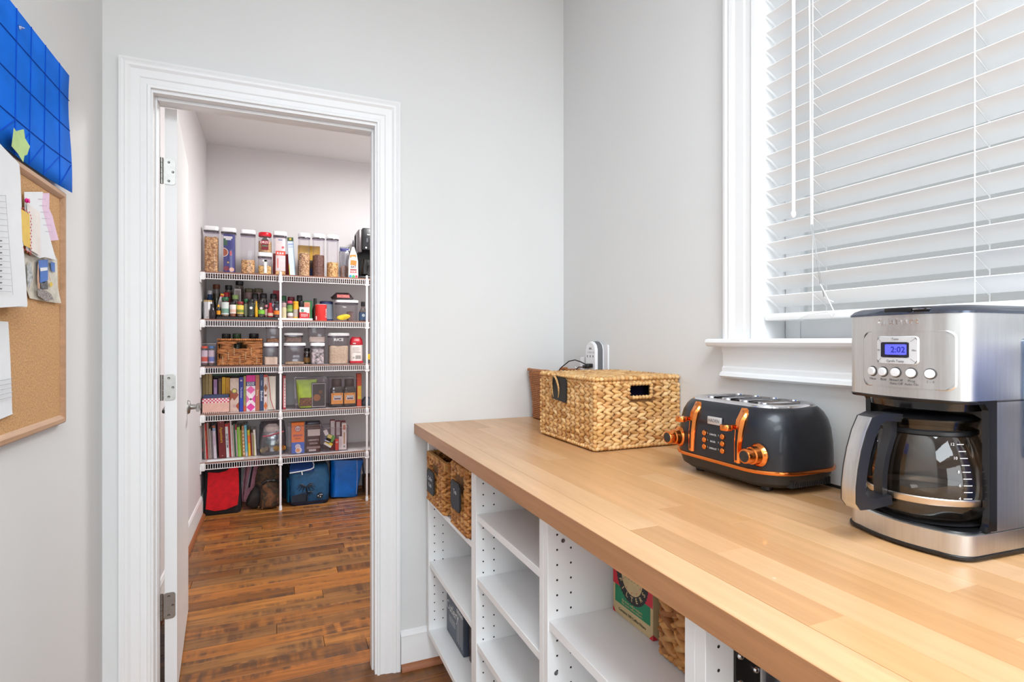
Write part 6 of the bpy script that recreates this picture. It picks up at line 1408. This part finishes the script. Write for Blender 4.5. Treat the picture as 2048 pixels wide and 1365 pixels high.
t, w, h, bo = pouch('clear_craft_bag', 'clear zip bag of bows and cutters slumped beside the books', 'bag', 517, 572, 846, YF + .03, z0, CB, .16, rings=((0, .9, .9), (.12, 1, 1), (.4, 1, .95), (.7, .95, .75), (.9, .9, .4), (1, .8, .2)), seed=14, jit=.07)
pr2 = random.Random(31)
b = MB(); b.loft([[(x * k, y_ * k, z) for x, y_ in rrect(w * .34, .06, .05, 5)] for z, k in ((h * .60, .7), (h * .70, 1), (h * .84, .95), (h * .93, .6))], M('pale_cloth', (206, 190, 188), .8, var=.1)); b.obj('cloth_roll', t)
b = MB(); b.tube([(-w * .34, -.072, h * .58), (-w * .1, -.078, h * .60), (w * .2, -.078, h * .66), (w * .42, -.07, h * .70)], .006, M('rose_zip', (186, 96, 110), .4), 8); b.obj('zip_strip', t)
for q, (px, pz, rr2, cc2) in enumerate(((-.34, .10, .020, (180, 156, 110)), (-.20, .14, .016, (166, 146, 110)), (.14, .12, .020, (226, 170, 60)), (.26, .11, .018, (222, 176, 70)), (.40, .13, .019, (230, 150, 60)), (-.1, .36, .026, (110, 140, 140)), (.05, .45, .028, (120, 130, 156)), (.18, .36, .024, (196, 196, 180)), (-.02, .28, .024, (130, 160, 150)))):
    b = MB(); b.lathe([(rr2 * .6, -.012), (rr2, -.006), (rr2, .006), (rr2 * .6, .012)], (px * w, -.052 + .006 * (q % 3), pz * h + .012), goods(cc2), 14, 'y'); b.obj('cutter', t)
t, w, h = clearbin('clear bin with the orange carton and brown tin on the lowest shelf', 576, 643.5, 852, YF + .005, z0, .24)
t, w, h = carton('baking_soda_box', 'orange carton with a round red emblem and a blue foot', 'carton', 583, 608.5, 846, YF + .02, z0 + .004, (236, 120, 36), .045, prints=[(0, 1, 0, .36, (52, 96, 186)), (.5, .80, .25, (150, 40, 56)), (.5, .80, .20, (226, 216, 210)), (.5, .80, .13, (150, 40, 56)), (.46, .54, .76, .88, (226, 216, 210)), (.5, .22, .22, (206, 196, 206)), (.55, .10, .26, (222, 214, 214)), (.5, .10, .16, (226, 150, 90))], texts=[('BAKING SODA', .125, (84, 60, 130), .5, .55) if False else ('BAKING', .17, .5 - .0, .17, (84, 60, 130))][:0] + [('BAKING', .5, .58, .2, (90, 60, 130)), ('SODA', .5, .48, .17, (110, 60, 60))])
xc_, w, h = at(612, 640.5, 845, YF + .022, z0 + .004)
t = thing('cocoa_tin', 'dark brown cocoa tin beside the orange carton', 'tin', (xc_, YF + .022 + w * .4, z0 + .0046))
b = MB(); b.loft([[(x, y_, z) for x, y_ in rrect(w / 2, w * .4, w * .14, 4)] for z in (0, h * .93)], M('cocoa_brown', (76, 52, 46), .35, var=.06)); b.obj('tin_body', t)
b = MB(); b.loft([[(x * k, y_ * k, z) for x, y_ in rrect(w / 2, w * .4, w * .14, 4)] for z, k in ((h * .93, 1.03), (h * .985, 1.03), (h, .97))], M('dark_navy_lid', (36, 34, 52), .3)); b.obj('lid', t)
b = MB(); fr = FR((-w / 2, -w * .4 - .0005, 0), (1, 0, 0), (0, 0, 1)); flat(b, fr, .12 * w, .98 * w, .54 * h, .76 * h, paper((206, 196, 186))); flat(b, fr, .0, w, .80 * h, .82 * h, paper((130, 96, 86))); flat(b, fr, .05 * w, w, .12 * h, .19 * h, paper((150, 130, 126))); flat(b, fr, .2 * w, .7 * w, .03 * h, .1 * h, paper((196, 186, 182)))
b.text("HERSHEY'S", .155 * w, paper((214, 200, 192)), fr @ Matrix.Translation((w * .52, h * .40, .0003)), .0001, bold=.0003); b.text('COCOA', .155 * w, paper((214, 200, 192)), fr @ Matrix.Translation((w * .52, h * .29, .0003)), .0001, bold=.0003); b.obj('tin_print', t, smooth=False)
clearbin('clear bin with sachets and toothpick boxes on the lowest shelf', 646.5, 697, 856, YF + .008, z0, .22)
g6 = 'small boxes and sachets in the last clear bin'
for a, c, vt, yy, zo, rgb, ln_a, lb, pr_ in (
    (660.5, 670, 840.5, .05, .004, (126, 40, 48), 0, 'maroon and white box at the back of the last clear bin, first of three', [(.08, .92, .32, .97, (206, 196, 198))]),
    (671.5, 681, 842.5, .05, .004, (120, 36, 46), 0, 'maroon and white box at the back of the last clear bin, second of three', [(.1, .9, .5, .97, (196, 186, 190)), (.1, .9, .26, .48, (150, 120, 126))]),
    (682, 691, 842.5, .06, .004, (130, 44, 50), 0, 'maroon and white box at the back of the last clear bin, third of three', [(.1, .9, .4, .95, (190, 180, 184))]),
    (684, 693, 847.5, .02, .004, (232, 222, 218), 0, 'white toothpick box with a brown stick picture', [(.36, .62, .22, .66, (176, 140, 90)), (.2, .8, .76, .94, (206, 130, 110)), (.3, .7, .08, .16, (150, 170, 150))]),
    (677.5, 684.5, 874, .02, .004, (222, 212, 210), 0, 'short white box beside the toothpick box', [(.2, .8, .2, .8, (206, 196, 196))]),
    (670.5, 677, 879, .014, .004, (206, 66, 52), 0, 'short red box with a white ring in the last clear bin', [(.5, .72, .3, (232, 216, 210)), (.5, .72, .15, (206, 66, 52))])):
    carton('small_box', lb, 'box', a, c, vt, YF + .012 + yy, z0 + zo, rgb, .028, lean=ln_a, group=g6, prints=pr_)
for a, c, v0_, v1_, rgb, ln_a, lb, pr_ in (
    (648, 665, 884, 893, (226, 206, 60), 34, 'yellow and white striped sachet low in the last clear bin', [(0, 1, 0, .45, (216, 214, 206))]),
    (652, 669, 870, 884, (96, 150, 70), 24, 'green and cream sachet in the middle of the last clear bin', [(.1, .6, .45, .95, (216, 196, 120))]),
    (648, 656, 860, 872, (214, 206, 204), -24, 'white twisted sachet on top of the last clear bin', None),
    (649, 662, 876, 886, (96, 110, 160), 30, 'blue grey sachet under the green one in the last clear bin', [(.1, .9, .2, .4, (200, 204, 216))])):
    xk, wk, _ = at(a, c, v0_, YF + .016, z0); zk = Z((v0_ + v1_) / 2, xk, YF + .016); hk = Z(v0_, xk, YF) - Z(v1_, xk, YF)
    t = thing('sachet', lb, 'sachet', (xk, YF + .019, zk), group=g6, rot=(0, R(ln_a), 0))
    b = MB(); b.loft([[(x * k, y_ , z * k) for x, z in rrect(wk / 2, hk / 2, hk * .1, 3)] for y_, k in ((-.006, .92), (-.003, 1), (.003, 1), (.006, .92))], paper(rgb)); b.obj('packet', t)
    if pr_:
        b = MB(); fr = FR((-wk / 2, -.0064, -hk / 2), (1, 0, 0), (0, 0, 1))
        for p_ in pr_: flat(b, fr, p_[0] * wk, p_[1] * wk, p_[2] * hk, p_[3] * hk, paper(p_[4]))
        b.obj('packet_print', t, smooth=False)

# ------------------------------------------------------------------ bags on the pantry floor
def fabric(name, rgb, **k): return M(name, rgb, k.pop('rough', .85), var=k.pop('var', .12), scale=k.pop('scale', 30), bump=.25, bscale=500)
def soft(b, w, d, h, prof, m, seed=1, jit=.01, rc=.3, n=6, shear=0., mat=None, caps=True):
    pr2 = random.Random(seed); rg = []
    for f, kx, ky in prof:
        rg.append([(x + pr2.uniform(-jit, jit) + shear * f * h, y_ + pr2.uniform(-jit, jit), f * h) for x, y_ in rrect(w / 2 * kx, d / 2 * ky, min(w * kx, d * ky) * .5 * rc, n)])
    b.loft(rg, m, mat=mat, caps=caps)
YG = 4.40
xc_, w, h = at(407, 481, 927, YG, 0)
t = thing('red_tote', 'red insulated tote bag with black corners and base on the pantry floor', 'bag', (xc_, YG + .10, .0008))
RF = fabric('red_nylon', (206, 12, 28)); BF = fabric('black_nylon', (26, 24, 28))
b = MB(); soft(b, w, .2, h, ((0, .98, .95), (.03, 1, 1), (.4, .985, 1), (.8, .97, .95), (.93, .95, .85)), BF, 2, .003, .35); b.obj('bag_body', t, sharp=60)
b = MB(); pts = []
yy_ = -.1 - .006
P_ = [(-w * .44, h * .14), (-w * .2, h * .085), (w * .1, h * .095), (w * .42, h * .16), (w * .46, h * .4), (w * .45, h * .75), (w * .43, h * .93), (w * .24, h * .90), (w * .1, h * .84), (-w * .1, h * .815), (-w * .38, h * .84), (-w * .40, h * .5)]
b.prism(P_, yy_, -.092, RF, 'xz'); b.obj('red_front_panel', t, sharp=50)
b = MB(); b.tube([(-w * .3, -.085, h * .86), (-w * .25, -.075, h * .96), (0, -.07, h * .99), (w * .25, -.075, h * .96), (w * .3, -.085, h * .9)], .008, BF, 8); b.obj('handle', t)
xc_, w, h = at(489, 527, 925, YG + .05, 0)
t = thing('pink_bag', 'pink folded bag with a pale zip leaning behind the camouflage backpack', 'bag', (xc_ - .035, YG + .298, .0008), rot=(0, R(5), 0))
PK = fabric('pink_nylon', (226, 150, 166), rough=.6); 
b = MB(); soft(b, w * .9, .10, h, ((0, .9, .9), (.1, 1, 1), (.5, 1, 1), (.85, .92, .8), (1, .8, .5)), PK, 5, .006, .5); b.obj('bag_body', t, sharp=60)
b = MB(); b.tube([(w * .02, -.068, h * .98), (-w * .06, -.072, h * .7), (-w * .12, -.072, h * .35)], .006, M('dark_zip', (44, 36, 44), .6), 8); b.obj('zip', t)
b = MB(); b.tube([(-w * .04, -.067, h * .98), (-w * .15, -.070, h * .66), (-w * .26, -.070, h * .3)], .0035, M('pale_piping', (206, 206, 216), .5), 8); b.obj('piping', t)
xc_, w, h = at(488, 563, 932, YG - .01, 0)
t = thing('camouflage_backpack', 'dark brown camouflage backpack slumped beside the shelf pole', 'backpack', (xc_, YG + .140, .0008))
def camo():
    m = M('camouflage_cloth', (78, 62, 48), .85, var=.3, scale=9); nt = m.node_tree
    rp = [n for n in nt.nodes if n.type == 'VALTORGB'][0]; rp.color_ramp.interpolation = 'LINEAR'; e = rp.color_ramp.elements
    for c, q in (((34, 28, 26), .36), ((92, 66, 46), .46), ((52, 46, 36), .54), ((120, 78, 50), .62)): x_ = e.new(q); x_.color = lin(c)
    e[0].color = lin((40, 34, 30)); e[-1].color = lin((64, 54, 40)); return m
CM = camo()
b = MB(); soft(b, w * .72, .19, h, ((0, .92, .9), (.05, 1, 1), (.3, 1.02, 1.05), (.6, .95, .9), (.85, .80, .7), (1, .5, .45)), CM, 7, .008, .6, mat=Matrix.Translation((w * .13, 0, 0))); b.obj('bag_body', t, sharp=70)
b = MB(); soft(b, w * .46, .10, h * .60, ((0, .85, .8), (.1, 1, 1), (.5, 1, 1), (.85, .9, .7), (1, .7, .4)), CM, 8, .006, .6, mat=Matrix.Translation((w * .17, -.105, .012))); b.obj('front_pocket', t, sharp=70)
b = MB(); soft(b, w * .36, .09, h * .42, ((0, .8, .7), (.15, 1, 1), (.6, 1, 1), (1, .8, .5)), fabric('black_mesh', (40, 34, 32)), 9, .006, .7, mat=Matrix.Translation((-w * .33, -.07, .02)) @ Matrix.Rotation(R(24), 4, 'Y')); b.obj('side_pocket', t, sharp=70)
b = MB(); b.tube([(-w * .02, -.165, h * .60), (w * .1, -.175, h * .67), (w * .3, -.172, h * .66), (w * .44, -.14, h * .60)], .012, M('black_strap', (20, 20, 22), .5), 8); b.obj('strap', t)
b = MB(); b.box(w * .14, w * .24, -.190, -.176, h * .655, h * .70, BLACK, .004); b.tube([(w * .13, -.192, h * .66), (w * .16, -.195, h * .70)], .0022, CHROME, 6); b.obj('buckle', t)
b = MB(); b.tube([(-w * .12, -.13, h * .05), (-w * .11, -.14, h * .10)], .004, CHROME, 6); b.tube([(-w * .02, -.15, h * .04), (-w * .03, -.16, h * .08)], .003, CHROME, 6); b.obj('zip_pulls', t)
xc_, w, h = at(570, 661, 926, YG, 0)
t = thing('blue_cooler_bag', 'dark teal cooler bag with a palm print and white zip piping', 'bag', (xc_, YG + .11, .0008))
TC = fabric('teal_nylon', (28, 84, 126), rough=.6)
b = MB(); soft(b, w * .88, .22, h * .90, ((0, .88, .88), (.04, .95, .95), (.3, 1, 1), (.7, 1.0, .98), (.93, .96, .85), (1, .86, .6)), TC, 11, .004, .4, mat=Matrix.Translation((.012, 0, 0))); b.obj('bag_body', t, sharp=60)
b = MB(); soft(b, w * .90, .225, h * .09, ((0, .86, .86), (.4, .95, .96), (1, .98, .99)), M('dark_base_cloth', (34, 38, 62), .7), 12, .002, .4, mat=Matrix.Translation((.012, 0, -.0004))); b.obj('base_band', t, sharp=60)
b = MB(); lidp = [(-w * .40, -.110), (w * .10, -.118), (w * .14, -.10), (w * .14, .02), (-w * .36, .03)]
b.loft([[(x, y_, z + (y_ + .11) * .55) for x, y_ in lidp] for z in (h * .80, h * .835)], fabric('blue_flap', (38, 74, 140), rough=.6)); fl_ = b.obj('flap', t, sharp=30)
b = MB(); b.tube([(-w * .40, -.121, h * .795), (-w * .1, -.128, h * .825), (w * .06, -.128, h * .85), (w * .12, -.116, h * .875), (w * .13, -.09, h * .92), (w * .115, -.05, h * .99)], .0048, M('white_piping', (214, 218, 226), .5), 8); b.tube([(-w * .14, -.127, h * .815), (-w * .13, -.131, h * .735)], .0045, M('white_piping', (214, 218, 226), .5), 8); b.obj('zip_piping', fl_)
b = MB(); b.loft([[(-w * .43 + .012 * k, -.10 + dy, z) for dy, k in ((0, 0), (.05, -1), (.08, 0), (.04, 1))] for z in (.03, h * .3, h * .62)], fabric('light_teal', (20, 120, 160), rough=.5)); b.obj('side_strap', t, sharp=60)
b = MB(); PD = paper((16, 28, 44)); fr = FR((-.0, -.1145, 0), (1, 0, 0), (0, 0, 1)); yl = lambda z: 0
flat(b, fr, -w * .36, w * .0, h * .10, h * .25, PD, .0); b.faces([tuple(fr @ Vector(v)) for v in ((-w * .36, h * .25, 0), (-w * .02, h * .25, 0), (-w * .1, h * .30, 0))], [(0, 1, 2)], PD)
b.tube([tuple(fr @ Vector(v)) for v in ((-.010, h * .12, .0), (-.004, h * .30, .0), (-.014, h * .44, .0))], .006, PD, 5)
for a in range(-200, 30, 28):
    p0 = Vector((-.014, h * .44, .0006)); q1 = p0 + Vector((math.cos(R(a)) * .034, math.sin(R(a)) * .020 + .016, 0)); q2 = p0 + Vector((math.cos(R(a)) * .066, math.sin(R(a)) * .045 - .004, 0))
    b.tube([tuple(fr @ p0), tuple(fr @ q1), tuple(fr @ q2)], [.0035, .0045, .0008], PD, 4)
for a in range(-200, 30, 38):
    p0 = Vector((.008, h * .31, .0006)); q2 = p0 + Vector((math.cos(R(a)) * .045, math.sin(R(a)) * .034, 0)); b.tube([tuple(fr @ p0), tuple(fr @ q2)], [.004, .0008], PD, 4)
disc(b, fr, w * .26, h * .20, .024, PD, .0006, 20)
for dx, dz in ((-.012, 0), (.002, .008), (.014, .008), (.004, -.008)): disc(b, fr, w * .26 + dx, h * .20 + dz, .004, PW, .0012, 8)
b.obj('palm_print', t, sharp=60)
xc_, w, h = at(661, 722, 919, YG + .07, 0)
t = thing('blue_shopping_bag', 'bright blue crinkled plastic shopping bag standing under the lowest shelf', 'bag', (xc_ - .01, YG + .175, .0008), rot=(0, R(5), 0))
BB = M('bright_blue_plastic', (12, 118, 222), .32, var=.10, scale=18, bump=.5, bscale=60)
b = MB(); soft(b, w * .98, .18, h * .98, ((0, .90, .8), (.03, .93, 1), (.25, .93, 1.05), (.5, .98, 1), (.75, 1.05, .95), (.97, 1.1, .9)), BB, 15, .005, .45); b.obj('bag_body', t, sharp=60)
b = MB(); b.tube([(w * .30, -.098, h * .97), (w * .36, -.104, h * .5), (w * .38, -.10, h * .1)], .0012, PW, 5); b.obj('seam', t)
b = MB(); b.tube([(w * .50, -.06, h * .95), (w * .58, -.07, h * .66), (w * .60, -.07, h * .58), (w * .56, -.06, h * .7), (w * .52, -.05, h * .95)], .006, M('navy_strap', (28, 36, 60), .7), 8); b.obj('strap', t)
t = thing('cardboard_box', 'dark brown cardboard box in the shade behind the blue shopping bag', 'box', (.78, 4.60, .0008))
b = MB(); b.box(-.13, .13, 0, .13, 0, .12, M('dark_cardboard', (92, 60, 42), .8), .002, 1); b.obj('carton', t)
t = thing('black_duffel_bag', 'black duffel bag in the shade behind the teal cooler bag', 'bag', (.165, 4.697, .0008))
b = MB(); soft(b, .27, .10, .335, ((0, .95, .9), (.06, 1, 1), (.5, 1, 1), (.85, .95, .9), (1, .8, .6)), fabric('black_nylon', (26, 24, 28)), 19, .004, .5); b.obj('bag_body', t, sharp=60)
b = MB(); b.tube([(-.11, -.03, .30), (-.06, -.05, .20), (.06, -.05, .20), (.11, -.03, .30)], .008, M('black_strap', (20, 20, 22), .5), 8); b.obj('strap', t)
